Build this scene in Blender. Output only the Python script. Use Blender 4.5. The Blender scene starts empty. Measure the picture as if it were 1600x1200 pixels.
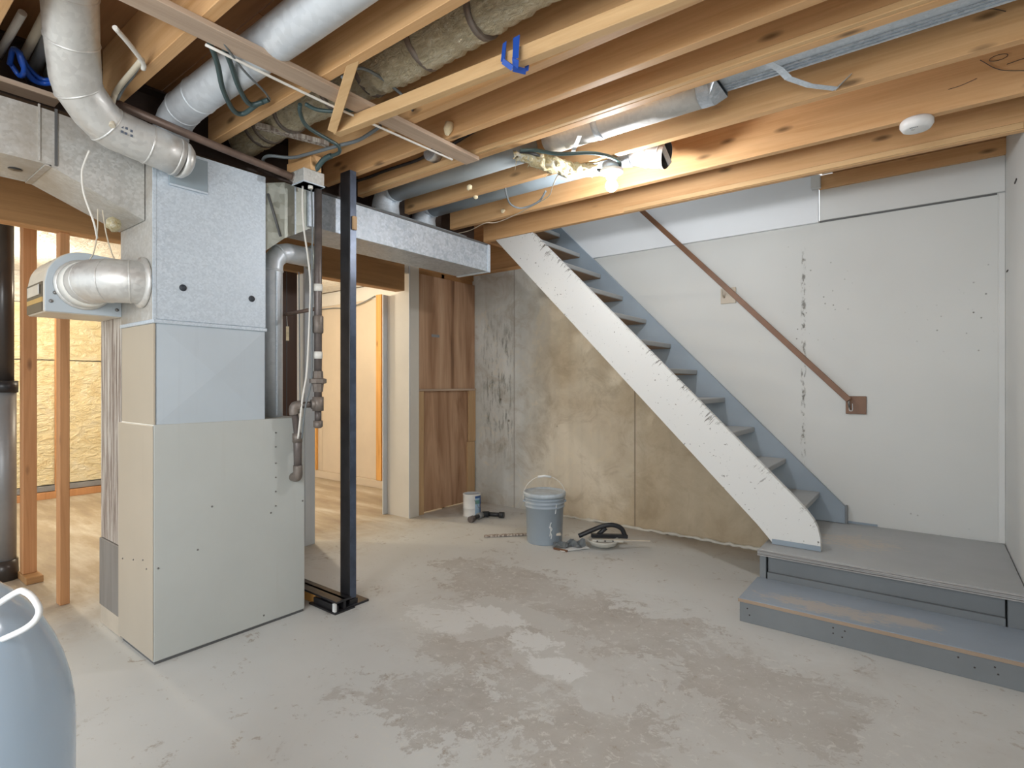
import bpy, bmesh, math, random
from mathutils import Vector, Matrix
random.seed(7)
sc = bpy.context.scene
COL = sc.collection
# ------------------------------------------------------------------ camera, world, light, exposure
cam_d = bpy.data.cameras.new('camera'); cam = bpy.data.objects.new('camera', cam_d); COL.objects.link(cam)
cam.location = (0, 0, 1.17); cam.rotation_euler = (math.radians(90), 0, math.radians(37.5))
cam_d.sensor_width = 36; cam_d.lens = 851 / 1600 * 36; cam_d.clip_start = 0.03
sc.camera = cam
world = bpy.data.worlds.new('world'); sc.world = world; world.use_nodes = True
world.node_tree.nodes['Background'].inputs['Color'].default_value = (0.88, 0.95, 1.0, 1)
world.node_tree.nodes['Background'].inputs['Strength'].default_value = 1.42
sc.view_settings.view_transform = 'Standard'; sc.view_settings.look = 'None'
sc.view_settings.gamma = 1; sc.view_settings.use_curve_mapping = False
sc.view_settings.exposure = 0.28

def lamp(name, kind, loc, power, color, size=0.05, aim=None, sizey=None):
    l = bpy.data.lights.new(name, kind); l.energy = power; l.color = color
    if kind == 'AREA':
        l.size = size
        if sizey: l.shape = 'RECTANGLE'; l.size_y = sizey
    else: l.shadow_soft_size = size
    o = bpy.data.objects.new(name, l); COL.objects.link(o); o.location = loc
    if aim is not None:
        o.rotation_euler = (Vector(aim) - Vector(loc)).to_track_quat('-Z', 'Y').to_euler()
    return o
lamp('utility_room_light', 'POINT', (-5.9, 0.9, 2.0), 60, (1.0, 0.86, 0.66), 0.06)
lamp('storage_room_light', 'POINT', (-4.9, 2.75, 2.05), 40, (1.0, 0.87, 0.68), 0.06)
lamp('camera_fill', 'AREA', (-0.35, -1.3, 1.75), 34, (0.94, 0.98, 1.0), 1.2, aim=(-1.9, 2.2, 1.35))  # added soft fill behind the camera, no lamp of the room
lamp('camera_fill_side', 'POINT', (-1.1, -0.9, 1.85), 16, (0.95, 0.98, 1.0), 0.06)  # added point fill left of the camera, no fixture there
lamp('stairwell_fill', 'AREA', (-1.7, 3.72, 3.45), 5, (0.86, 0.93, 1.0), 0.7, aim=(-1.7, 3.72, 0), sizey=0.6)  # added fill inside the closed shaft, standing in for light from upstairs

# ------------------------------------------------------------------ materials
class G:
    def __init__(s, name):
        s.m = bpy.data.materials.new(name); s.m.use_nodes = True; s.t = s.m.node_tree
        s.b = s.t.nodes['Principled BSDF']; s._co = None
    def n(s, ty, **k):
        nd = s.t.nodes.new(ty)
        for a, v in k.items(): setattr(nd, a, v)
        return nd
    def put(s, sock, v):
        if v is None: return
        if isinstance(v, bpy.types.NodeSocket): s.t.links.new(v, sock)
        else:
            if sock.type == 'RGBA' and len(v) == 3: v = (*v, 1)
            sock.default_value = v
    def co(s):
        if s._co is None:
            tc = s.n('ShaderNodeTexCoord'); s._co = tc.outputs['Object']
        return s._co
    def rnd(s):
        return s.n('ShaderNodeObjectInfo').outputs['Random']
    def vary(s, amt=7.0):
        c = s.n('ShaderNodeCombineXYZ'); r = s.math('MULTIPLY', s.rnd(), amt)
        for i in range(3): s.put(c.inputs[i], r)
        v = s.n('ShaderNodeVectorMath', operation='ADD'); s.put(v.inputs[0], s.co()); s.put(v.inputs[1], c.outputs[0])
        return v.outputs[0]
    def map(s, vec, scale=(1, 1, 1), loc=(0, 0, 0), rot=(0, 0, 0)):
        m = s.n('ShaderNodeMapping'); s.put(m.inputs['Vector'], vec)
        m.inputs['Scale'].default_value = scale; m.inputs['Location'].default_value = loc; m.inputs['Rotation'].default_value = rot
        return m.outputs[0]
    def noise(s, vec, scale=5, detail=4, rough=0.55, dist=0.0):
        m = s.n('ShaderNodeTexNoise'); s.put(m.inputs['Vector'], vec)
        m.inputs['Scale'].default_value = scale; m.inputs['Detail'].default_value = detail
        m.inputs['Roughness'].default_value = rough; m.inputs['Distortion'].default_value = dist
        return m.outputs['Fac']
    def voro(s, vec, scale=5, feature='F1', out='Distance', rand=1.0):
        m = s.n('ShaderNodeTexVoronoi', feature=feature); s.put(m.inputs['Vector'], vec)
        m.inputs['Scale'].default_value = scale; m.inputs['Randomness'].default_value = rand
        return m.outputs[out]
    def ramp(s, fac, stops, interp='LINEAR'):
        r = s.n('ShaderNodeValToRGB'); r.color_ramp.interpolation = interp; e = r.color_ramp.elements
        while len(e) < len(stops): e.new(0.5)
        for i, (p, c) in enumerate(stops):
            e[i].position = p
            if not hasattr(c, '__len__'): c = (c, c, c)
            e[i].color = (*c, 1) if len(c) == 3 else c
        s.put(r.inputs['Fac'], fac); return r.outputs['Color']
    def mix(s, f, a, b, blend='MIX'):
        m = s.n('ShaderNodeMix', data_type='RGBA', blend_type=blend, clamp_factor=True)
        s.put(m.inputs[0], f); s.put(m.inputs[6], a); s.put(m.inputs[7], b); return m.outputs[2]
    def math(s, op, a, b=None, c=None, clamp=False):
        m = s.n('ShaderNodeMath', operation=op, use_clamp=clamp); s.put(m.inputs[0], a)
        if b is not None: s.put(m.inputs[1], b)
        if c is not None: s.put(m.inputs[2], c)
        return m.outputs[0]
    def sep(s, vec):
        x = s.n('ShaderNodeSeparateXYZ'); s.put(x.inputs[0], vec); return x.outputs
    def blob(s, vec, c, r, edge=0.0):
        a = s.n('ShaderNodeVectorMath', operation='SUBTRACT'); s.put(a.inputs[0], vec); a.inputs[1].default_value = c
        d = s.n('ShaderNodeVectorMath', operation='DIVIDE'); s.put(d.inputs[0], a.outputs[0]); d.inputs[1].default_value = r
        l = s.n('ShaderNodeVectorMath', operation='LENGTH'); s.put(l.inputs[0], d.outputs[0])
        return s.math('SUBTRACT', 1.0, l.outputs['Value'])
    def th(s, v, lo, hi):
        m = s.n('ShaderNodeMapRange', clamp=True); s.put(m.inputs[0], v)
        m.inputs[1].default_value = lo; m.inputs[2].default_value = hi
        return m.outputs[0]
    def fin(s, base, rough=0.6, metal=0.0, bump=None, bs=0.3, bd=0.01, spec=None, **kw):
        s.put(s.b.inputs['Base Color'], base); s.put(s.b.inputs['Roughness'], rough); s.put(s.b.inputs['Metallic'], metal)
        if spec is not None: s.put(s.b.inputs['Specular IOR Level'], spec)
        for k, v in kw.items(): s.put(s.b.inputs[k.replace('_', ' ')], v)
        if bump is not None:
            b = s.n('ShaderNodeBump'); s.put(b.inputs['Height'], bump)
            b.inputs['Strength'].default_value = bs; b.inputs['Distance'].default_value = bd
            s.t.links.new(b.outputs[0], s.b.inputs['Normal'])
        return s.m

def wood(name, c1, c2, axis=0, knots=True, rough=0.6, dirt=None, vary=True):
    g = G(name); v = g.vary() if vary else g.co()
    sc_ = [9.0, 9.0, 9.0]; sc_[axis] = 0.55
    w = g.map(v, tuple(sc_))
    gr = g.noise(w, 2.6, 6, 0.6, 0.8)
    fine = g.noise(g.map(v, tuple(60 if i != axis else 1.2 for i in range(3))), 2.0, 3, 0.6)
    c = g.ramp(gr, [(0.22, c2), (0.55, c1), (0.80, tuple(min(1, x * 1.12) for x in c1))])
    c = g.mix(g.math('MULTIPLY', g.th(fine, 0.42, 0.75), 0.35), c, c2)
    tone = g.noise(v, 1.1, 2, 0.5)
    c = g.mix(g.math('MULTIPLY', g.th(tone, 0.4, 0.75), 0.4), c, tuple(x * 0.72 for x in c1))
    if knots:
        ks = [9.0, 9.0, 9.0]; ks[axis] = 3.0
        k = g.voro(g.map(v, tuple(ks), (0.3, 0.1, 0.7)), 1.0)
        km = g.th(k, 0.15, 0.05)
        c = g.mix(g.math('MULTIPLY', km, 0.85), c, tuple(x * 0.28 for x in c2))
    if dirt:
        d = g.noise(v, 2.3, 6, 0.65)
        c = g.mix(g.math('MULTIPLY', g.th(d, 0.52, 0.7), 0.6), c, dirt)
    return g.fin(c, rough, 0, fine, 0.15, 0.004)

def plain(name, col, rough=0.5, metal=0.0, var=0.08, scale=8, bump=0.05, **kw):
    g = G(name); n = g.noise(g.vary(), scale, 4, 0.6)
    c = g.mix(g.th(n, 0.35, 0.7), tuple(x * (1 - var) for x in col), tuple(min(1, x * (1 + var)) for x in col))
    return g.fin(c, rough, metal, n, bump, 0.003, **kw)

def galv(name, base, dark, rough=0.38, metal=0.55, scale=60, stain=None):
    g = G(name); v = g.vary()
    cell = g.voro(g.map(v, (1, 1, 1)), scale, 'F1', 'Color')
    bw = g.n('ShaderNodeRGBToBW'); g.put(bw.inputs[0], cell)
    n = g.noise(v, 3.0, 4, 0.6)
    c = g.mix(g.th(bw.outputs[0], 0.2, 0.85), dark, base)
    c = g.mix(g.math('MULTIPLY', g.th(n, 0.45, 0.75), 0.35), c, dark)
    if name == 'galvanized_mottled': c = g.mix(g.math('MULTIPLY', g.th(g.noise(v, 16, 6, 0.7, 1.0), 0.50, 0.62), 0.55), c, (0.30, 0.36, 0.43))
    if stain: c = g.mix(g.math('MULTIPLY', g.th(g.noise(v, 2.2, 5, 0.7), 0.42, 0.62), 0.75), c, stain)
    r = g.math('MULTIPLY_ADD', bw.outputs[0], 0.22, rough - 0.08)
    return g.fin(c, r, metal, n, 0.12, 0.01)

M = {}
M['joist'] = wood('joist_wood', (0.70, 0.425, 0.205), (0.55, 0.29, 0.11), 0)
M['joist_y'] = wood('framing_wood_y', (0.60, 0.335, 0.15), (0.42, 0.20, 0.075), 1)
M['stud'] = wood('stud_wood', (0.56, 0.28, 0.12), (0.40, 0.175, 0.065), 2)
M['header'] = wood('header_wood', (0.42, 0.225, 0.09), (0.29, 0.145, 0.052), 1)
M['pale_x'] = wood('pale_lumber_x', (0.70, 0.46, 0.23), (0.58, 0.34, 0.15), 0, False)
M['pale_y'] = wood('grey_strapping', (0.52, 0.39, 0.29), (0.38, 0.27, 0.19), 1, False)
M['pale_z'] = wood('pale_lumber_z', (0.55, 0.36, 0.19), (0.42, 0.25, 0.12), 2)
M['orange_z'] = wood('orange_lumber', (0.72, 0.38, 0.11), (0.52, 0.24, 0.06), 2)
M['ply_sub'] = wood('subfloor_plywood', (0.40, 0.20, 0.085), (0.28, 0.13, 0.05), 0, True)
M['sub_edge'] = plain('dark_wood_edge', (0.16, 0.08, 0.035), 0.7)
def ply_door():
    g = G('luan_plywood'); v = g.vary()
    gr = g.noise(g.map(v, (5, 5, 0.55)), 1.3, 4, 0.5, 1.2)
    c = g.ramp(gr, [(0.25, (0.17, 0.085, 0.045)), (0.38, (0.34, 0.185, 0.10)), (0.56, (0.50, 0.31, 0.19)), (0.75, (0.58, 0.38, 0.245))])
    f = g.noise(g.map(v, (90, 90, 2)), 1.5, 3, 0.6)
    c = g.mix(g.math('MULTIPLY', g.th(f, 0.5, 0.8), 0.4), c, (0.18, 0.08, 0.035))
    return g.fin(c, 0.55, 0, f, 0.1, 0.003)
M['luan'] = ply_door()
M['galv'] = galv('galvanized_sheet', (0.66, 0.73, 0.80), (0.54, 0.61, 0.68), 0.5, 0.4, 130)
M['galv_dirty'] = galv('galvanized_stained', (0.62, 0.61, 0.58), (0.50, 0.49, 0.46), 0.5, 0.35, 100, (0.36, 0.30, 0.235))
M['galv_duct'] = galv('galvanized_mottled', (0.58, 0.63, 0.69), (0.42, 0.47, 0.52), 0.45, 0.4, 75)
M['galv_side'] = galv('galvanized_green_grey', (0.46, 0.47, 0.42), (0.34, 0.35, 0.30), 0.42, 0.4, 30)
M['pipe_galv'] = galv('galvanized_pipe', (0.70, 0.69, 0.66), (0.62, 0.61, 0.585), 0.42, 0.55, 60)
M['pipe_silver'] = galv('aluminium_flue', (0.72, 0.76, 0.80), (0.64, 0.68, 0.72), 0.45, 0.35, 40)
M['seam'] = plain('dark_seam', (0.10, 0.10, 0.10), 0.6)
def painted_sheet(name, col, streak):
    g = G(name); v = g.co()
    n = g.noise(v, 2.0, 4, 0.6); st = g.noise(g.map(v, (18, 18, 0.7)), 1.5, 4, 0.6)
    c = g.mix(g.th(n, 0.4, 0.7), col, tuple(x * 0.93 for x in col))
    c = g.mix(g.math('MULTIPLY', g.th(st, 0.6, 0.8), 0.35), c, streak)
    return g.fin(c, 0.42, 0.0, n, 0.03, 0.01)
M['beige'] = painted_sheet('beige_enamel', (0.50, 0.515, 0.49), (0.44, 0.43, 0.39))
M['trans'] = painted_sheet('grey_enamel', (0.50, 0.555, 0.60), (0.42, 0.46, 0.50))
M['tan_side'] = painted_sheet('tan_enamel', (0.46, 0.40, 0.32), (0.38, 0.32, 0.25))
M['gas'] = plain('black_iron_pipe', (0.16, 0.135, 0.125), 0.45, 0.35, 0.25, 14)
M['gas_brown'] = plain('brown_iron_pipe', (0.17, 0.115, 0.09), 0.5, 0.3, 0.25, 8)
M['fitting'] = plain('malleable_fitting', (0.22, 0.185, 0.16), 0.5, 0.35, 0.2, 20)
M['steel'] = plain('black_painted_steel', (0.028, 0.027, 0.030), 0.38, 0.2, 0.3, 10)
M['steel_lit'] = plain('lit_steel_face', (0.075, 0.095, 0.14), 0.35, 0.3, 0.3, 10)  # post steel with the bluish highlight of its lit side painted in
M['beam'] = plain('dark_beam_steel', (0.06, 0.042, 0.034), 0.55, 0.2, 0.2, 8)
M['white'] = plain('white_plastic', (0.80, 0.80, 0.79), 0.35)
M['white_paint'] = plain('white_paint', (0.72, 0.715, 0.69), 0.5)
M['beigecable'] = plain('beige_cable', (0.62, 0.55, 0.43), 0.5)
M['whitecable'] = plain('white_cable', (0.75, 0.72, 0.66), 0.5)
M['greencable'] = plain('grey_green_cable', (0.05, 0.085, 0.085), 0.4)
M['blackcable'] = plain('black_cable', (0.035, 0.035, 0.035), 0.5)
M['greycable'] = plain('grey_cable', (0.16, 0.18, 0.19), 0.45)
M['blue'] = plain('blue_plastic', (0.02, 0.09, 0.45), 0.3)
M['tape'] = plain('white_tape', (0.80, 0.78, 0.72), 0.6)
M['black'] = plain('black_plastic', (0.022, 0.024, 0.028), 0.35)
M['greypipe'] = plain('grey_plastic_pipe', (0.30, 0.33, 0.34), 0.45, 0.0, 0.06, 3)
M['bluepipe'] = plain('blue_grey_pipe', (0.30, 0.36, 0.40), 0.45, 0.0, 0.06, 3)
M['ventgrey'] = plain('dull_grey_pipe', (0.27, 0.275, 0.28), 0.4, 0.2, 0.1, 6)
M['ventblack'] = plain('brown_black_pipe', (0.045, 0.038, 0.034), 0.28, 0.1, 0.1, 6)
M['rail'] = plain('brown_painted_rail', (0.165, 0.075, 0.034), 0.45, 0.1, 0.1, 12)
M['bracket'] = plain('beige_bracket', (0.52, 0.45, 0.36), 0.5)
M['plug'] = plain('rubber_plug', (0.03, 0.035, 0.045), 0.6)
M['paneling'] = wood('dark_brown_paneling', (0.085, 0.036, 0.018), (0.055, 0.022, 0.011), 2, False, 0.4)
M['drywall_w'] = plain('painted_drywall', (0.66, 0.62, 0.55), 0.7, 0, 0.03, 3)
M['drywall_b'] = plain('bluish_drywall', (0.60, 0.63, 0.66), 0.7, 0, 0.03, 3)
M['drywall_t'] = plain('bare_drywall', (0.60, 0.50, 0.38), 0.8, 0, 0.05, 2)
M['wallwhite'] = plain('white_wall_paint', (0.63, 0.635, 0.62), 0.5, 0, 0.025, 2)
M['panelwhite'] = plain('smooth_white_panel', (0.74, 0.76, 0.78), 0.5, 0, 0.015, 2)
M['bucket'] = plain('blue_grey_bucket_plastic', (0.34, 0.40, 0.46), 0.35, 0, 0.05, 3)
M['lid'] = plain('pale_grey_lid', (0.46, 0.52, 0.57), 0.4, 0, 0.12, 20)
M['drip'] = plain('dried_white_paint', (0.75, 0.76, 0.75), 0.5)
M['canlabel'] = plain('blue_can_label', (0.03, 0.10, 0.30), 0.4, 0, 0.3, 40)
M['cangreen'] = plain('green_can_print', (0.12, 0.28, 0.25), 0.4)
M['canlight'] = plain('light_blue_can_print', (0.35, 0.50, 0.65), 0.4)
M['cream'] = plain('cream_plastic', (0.62, 0.56, 0.47), 0.4)
M['pan'] = plain('grey_white_pan', (0.60, 0.58, 0.52), 0.45)
M['paleblue'] = plain('glossy_pale_blue_shell', (0.48, 0.61, 0.76), 0.12, 0, 0.03, 2, 0.0)
M['foam'] = plain('cream_spray_foam', (0.80, 0.68, 0.45), 0.8, 0, 0.2, 30, 0.4)
M['porcelain'] = plain('white_porcelain', (0.82, 0.82, 0.80), 0.25)
M['mark'] = plain('dark_pencil_mark', (0.06, 0.05, 0.045), 0.8)
M['amber'] = plain('amber_label', (0.52, 0.32, 0.09), 0.45)
M['darklabel'] = plain('dark_brown_label', (0.10, 0.075, 0.045), 0.45)
M['stamp'] = plain('blue_black_stamp', (0.10, 0.12, 0.16), 0.6)
M['screw'] = plain('screw_metal', (0.22, 0.21, 0.20), 0.4, 0.6)

def m_tankglow(name, col, strength):
    g = G(name); g.fin(col, 0.3); g.b.inputs['Emission Color'].default_value = (*col, 1)
    g.b.inputs['Emission Strength'].default_value = strength; return g.m
M['bulb'] = m_tankglow('lit_bulb_glass', (0.97, 0.98, 1.0), 640)

def floor_mat():
    g = G('worn_painted_concrete'); p = g.co()
    n1 = g.noise(p, 2.6, 12, 0.74, 0.5); n2 = g.noise(p, 11, 10, 0.8, 0.6); n3 = g.noise(p, 0.8, 4, 0.55)
    n4 = g.noise(p, 38, 4, 0.6)
    bare_c = g.ramp(n1, [(0.3, (0.35, 0.32, 0.285)), (0.5, (0.41, 0.385, 0.35)), (0.7, (0.47, 0.455, 0.425))])
    paint_c = g.ramp(n3, [(0.3, (0.53, 0.525, 0.50)), (0.55, (0.59, 0.595, 0.575)), (0.75, (0.64, 0.65, 0.64))])
    s = None
    for c, r in (((-2.0, 2.55, 0), (0.75, 0.42, 1)), ((-1.55, 2.1, 0), (0.62, 0.42, 1)), ((-1.25, 2.45, 0), (0.75, 0.45, 1)),
                 ((-1.35, 1.5, 0), (0.45, 0.50, 1)), ((-1.65, 1.75, 0), (0.40, 0.2, 1)), ((-0.9, 1.6, 0), (0.45, 0.5, 1)), ((-0.5, 2.2, 0), (0.6, 0.4, 1))):
        b = g.blob(p, c, r)
        b = g.math('MAXIMUM', b, 0.0)
        s = b if s is None else g.math('MAXIMUM', s, b)
    for c, r in (((-1.62, 2.22, 0), (0.30, 0.10, 1)), ((-1.72, 2.05, 0), (0.17, 0.22, 1)), ((-1.22, 1.93, 0), (0.28, 0.13, 1)), ((-1.33, 2.05, 0), (0.12, 0.14, 1)),
                 ((-0.95, 1.82, 0), (0.12, 0.12, 1))):
        b = g.math('MAXIMUM', g.blob(p, c, r), 0.0)
        s = g.math('SUBTRACT', s, g.math('MULTIPLY', b, 2.2))
    f = g.math('ADD', g.math('MULTIPLY', s, 0.62), g.math('ADD', g.math('MULTIPLY', g.math('SUBTRACT', n1, 0.5), 1.9), g.math('MULTIPLY', g.math('SUBTRACT', n2, 0.5), 1.5)))
    mask = g.th(f, 0.24, 0.27)
    c = g.mix(g.math('MULTIPLY', mask, g.th(g.noise(p, 3.3, 5, 0.6), 0.15, 0.6)), paint_c, bare_c)
    # scattered small chips anywhere
    soft = None
    for c_, r_ in (((-0.35, 2.1, 0), (1.1, 0.75, 1)), ((-0.6, 1.5, 0), (0.9, 0.6, 1)), ((-1.6, 2.2, 0), (1.1, 0.8, 1))):
        b_ = g.math('MAXIMUM', g.blob(p, c_, r_), 0.0); soft = b_ if soft is None else g.math('MAXIMUM', soft, b_)
    c = g.mix(g.math('MULTIPLY', g.th(g.math('ADD', soft, g.math('MULTIPLY', g.math('SUBTRACT', n1, 0.5), 1.6)), 0.1, 0.6), 0.42), c, (0.43, 0.40, 0.36))
    wh = None
    for c_, r_ in (((-1.42, 2.03, 0), (0.20, 0.17, 1)), ((-1.22, 1.90, 0), (0.20, 0.12, 1)), ((-1.75, 2.12, 0), (0.30, 0.16, 1)), ((-1.95, 1.95, 0), (0.30, 0.22, 1))):
        b_ = g.math('MAXIMUM', g.blob(p, c_, r_), 0.0); wh = b_ if wh is None else g.math('MAXIMUM', wh, b_)
    c = g.mix(g.math('MULTIPLY', g.th(g.math('ADD', wh, g.math('MULTIPLY', g.math('ADD', g.math('SUBTRACT', n2, 0.5), g.math('SUBTRACT', n1, 0.5)), 2.3)), 0.30, 0.35), g.th(wh, 0.0, 0.35)), c, (0.63, 0.63, 0.61))
    fl = g.noise(p, 26, 8, 0.8, 0.8)
    c = g.mix(g.math('MULTIPLY', g.math('MULTIPLY', g.th(fl, 0.56, 0.60), g.th(s, 0.0, 0.25)), 0.75), c, (0.62, 0.61, 0.57))
    chips = g.math('MULTIPLY', g.th(g.math('ADD', n2, g.math('MULTIPLY', n4, 0.35)), 0.78, 0.82), 0.6)
    c = g.mix(chips, c, (0.33, 0.27, 0.21))
    # back rooms: brown bare slab
    x = g.sep(p)[0]
    br = g.math('MULTIPLY', g.th(g.math('ADD', x, g.math('MULTIPLY', g.math('SUBTRACT', n1, 0.5), 1.6)), -3.1, -3.9), 0.8)
    bc = g.ramp(g.noise(g.map(p, (0.6, 2.6, 1)), 2.0, 7, 0.62), [(0.32, (0.24, 0.16, 0.085)), (0.5, (0.36, 0.27, 0.16)), (0.62, (0.50, 0.44, 0.34)), (0.7, (0.60, 0.56, 0.48))])
    c = g.mix(br, c, bc)
    # shadow of the stairs painted on the floor along the foundation
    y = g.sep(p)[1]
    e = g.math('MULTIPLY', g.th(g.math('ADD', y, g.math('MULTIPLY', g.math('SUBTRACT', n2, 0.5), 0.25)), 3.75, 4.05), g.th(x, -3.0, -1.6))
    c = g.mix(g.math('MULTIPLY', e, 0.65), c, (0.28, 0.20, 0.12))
    speck = g.th(g.voro(p, 17), 0.07, 0.03)
    c = g.mix(g.math('MULTIPLY', g.math('MULTIPLY', speck, g.th(n1, 0.5, 0.6)), 0.7), c, (0.20, 0.15, 0.11))
    h = g.math('SUBTRACT', g.math('MULTIPLY', n4, 0.3), mask)
    return g.fin(c, 0.62, 0, h, 0.25, 0.003)
M['floor'] = floor_mat()

def wall_mat():
    g = G('foundation_concrete'); p = g.co(); x, y, z = g.sep(p)
    n1 = g.noise(p, 2.6, 7, 0.62, 0.3); n2 = g.noise(p, 14, 6, 0.7); n3 = g.noise(p, 1.0, 3, 0.5)
    tan = g.ramp(n1, [(0.3, (0.46, 0.37, 0.25)), (0.45, (0.58, 0.48, 0.34)), (0.58, (0.64, 0.55, 0.41)), (0.7, (0.70, 0.62, 0.48))])
    grey = g.ramp(n1, [(0.3, (0.50, 0.50, 0.45)), (0.5, (0.60, 0.60, 0.56)), (0.7, (0.67, 0.67, 0.63))])
    bare = g.mix(g.th(g.math('ADD', x, g.math('MULTIPLY', g.math('SUBTRACT', n3, 0.5), 0.5)), -3.0, -2.65), grey, tan)
    # pale plaster wash
    w = g.blob(p, (-2.45, 4.1, 0.55), (0.75, 1, 0.8))
    w = g.math('ADD', w, g.math('MULTIPLY', g.math('SUBTRACT', n1, 0.5), 1.4))
    bare = g.mix(g.math('MULTIPLY', g.th(w, 0.1, 0.6), 0.55), bare, (0.74, 0.68, 0.57))
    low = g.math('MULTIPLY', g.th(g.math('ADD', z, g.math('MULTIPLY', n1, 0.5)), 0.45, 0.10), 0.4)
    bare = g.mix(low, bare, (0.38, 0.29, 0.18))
    # vertical form-board bands
    band = g.noise(g.map(p, (6, 1, 0.15)), 1.6, 2, 0.4)
    bare = g.mix(g.math('MULTIPLY', g.th(band, 0.5, 0.66), 0.15), bare, (0.36, 0.33, 0.27))
    # black mould in the grey strip
    mo = g.noise(g.map(p, (16, 1, 3.2)), 2.0, 7, 0.72)
    zone = g.math('MULTIPLY', g.th(g.math('ABSOLUTE', g.math('ADD', x, 3.32)), 0.24, 0.12), g.th(g.math('ABSOLUTE', g.math('SUBTRACT', z, 1.15)), 0.85, 0.35))
    bare = g.mix(g.math('MULTIPLY', g.math('MULTIPLY', g.th(mo, 0.5, 0.62), zone), 0.75), bare, (0.11, 0.115, 0.085))
    bl = g.noise(p, 4.5, 7, 0.7, 0.8)
    bare = g.mix(g.math('MULTIPLY', g.th(bl, 0.50, 0.66), 0.45), bare, (0.36, 0.28, 0.18))
    bare = g.mix(g.math('MULTIPLY', g.th(bl, 0.44, 0.34), 0.40), bare, (0.74, 0.64, 0.47))
    dk = g.math('MULTIPLY', g.th(g.math('ADD', x, g.math('MULTIPLY', n3, 0.8)), -1.9, -1.0), 0.5)  # darker towards the stair foot: shade and damp painted together
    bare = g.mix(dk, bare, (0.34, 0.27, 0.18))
    # form seam lines
    for sx, k in ((-3.12, 0.5), (-1.893, 0.7)):
        l = g.th(g.math('ABSOLUTE', g.math('SUBTRACT', x, sx)), 0.008, 0.003)
        bare = g.mix(g.math('MULTIPLY', l, k), bare, (0.15, 0.11, 0.07))
    hole = g.th(g.voro(g.map(p, (1, 1, 1)), 2.3), 0.035, 0.02)
    bare = g.mix(g.math('MULTIPLY', hole, 0.8), bare, (0.12, 0.09, 0.06))
    # white paint above the stair line and to the right of the landing
    paint = g.ramp(n3, [(0.3, (0.57, 0.575, 0.555)), (0.6, (0.62, 0.625, 0.605))])
    a = g.math('ADD', g.math('ADD', x, z), g.math('MULTIPLY', g.math('SUBTRACT', n1, 0.5), 0.02))
    pm = g.math('MAXIMUM', g.th(a, -0.22, -0.20), g.th(x, -0.44, -0.43))
    pits_z = g.noise(p, 1.4, 3, 0.5)
    pit = g.math('MULTIPLY', g.th(g.voro(p, 22), 0.13, 0.07), g.th(g.math('ADD', pits_z, g.math('MULTIPLY', x, 0.07)), 0.5, 0.62))
    # pitted cold joint
    jl = g.math('MULTIPLY', g.th(g.math('ABSOLUTE', g.math('ADD', g.math('ADD', x, 0.675), g.math('MULTIPLY', g.math('SUBTRACT', n2, 0.5), 0.03))), 0.016, 0.006),
                g.th(g.noise(g.map(p, (20, 1, 9)), 3.0, 4, 0.7), 0.50, 0.60))
    jl = g.math('MULTIPLY', jl, g.th(z, 2.10, 2.0))
    pit = g.math('MAXIMUM', pit, jl)
    paint = g.mix(g.math('MULTIPLY', pit, 0.85), paint, (0.13, 0.12, 0.10))
    c = g.mix(pm, bare, paint)
    h = g.math('SUBTRACT', g.math('MULTIPLY', n2, 0.4), g.math('MULTIPLY', pit, 1.0))
    return g.fin(c, 0.6, 0, h, 0.35, 0.006)
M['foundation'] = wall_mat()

def stringer_mat():
    g = G('white_chipped_paint'); p = g.co(); x, y, z = g.sep(p)
    n = g.noise(p, 16, 7, 0.72, 0.6); n2 = g.noise(p, 2.5, 3, 0.5); nb = g.noise(p, 55, 3, 0.6)
    s = g.math('ADD', x, z)                       # distance to the upper edge grows as this falls
    edge = g.math('ADD', s, g.math('MULTIPLY', z, -0.035))
    near = g.th(s, 0.075, 0.155)
    vr = g.map(g.map(p, (1, 1, 1), (0, 0, 0), (0, math.radians(-45), 0)), (16, 1, 2.2))
    chip = g.math('MULTIPLY', g.th(g.math('ADD', g.noise(vr, 3.0, 7, 0.75, 0.5), g.math('MULTIPLY', near, 0.10)), 0.66, 0.68), g.math('MULTIPLY', g.th(s, 0.04, 0.06), g.th(n2, 0.42, 0.52)))
    chip2 = g.math('MULTIPLY', g.th(g.voro(p, 26), 0.085, 0.06), g.th(n2, 0.52, 0.58))
    low = g.math('MULTIPLY', g.th(g.math('ADD', nb, g.math('MULTIPLY', n, 0.6)), 0.98, 1.03), 1.0)
    k = g.math('MAXIMUM', g.math('MAXIMUM', chip, chip2), low)
    c = g.mix(g.math('MULTIPLY', k, 0.9), (0.70, 0.70, 0.68), (0.10, 0.085, 0.07))
    return g.fin(c, 0.45, 0, n, 0.1, 0.003)
M['stringer'] = stringer_mat()

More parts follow.
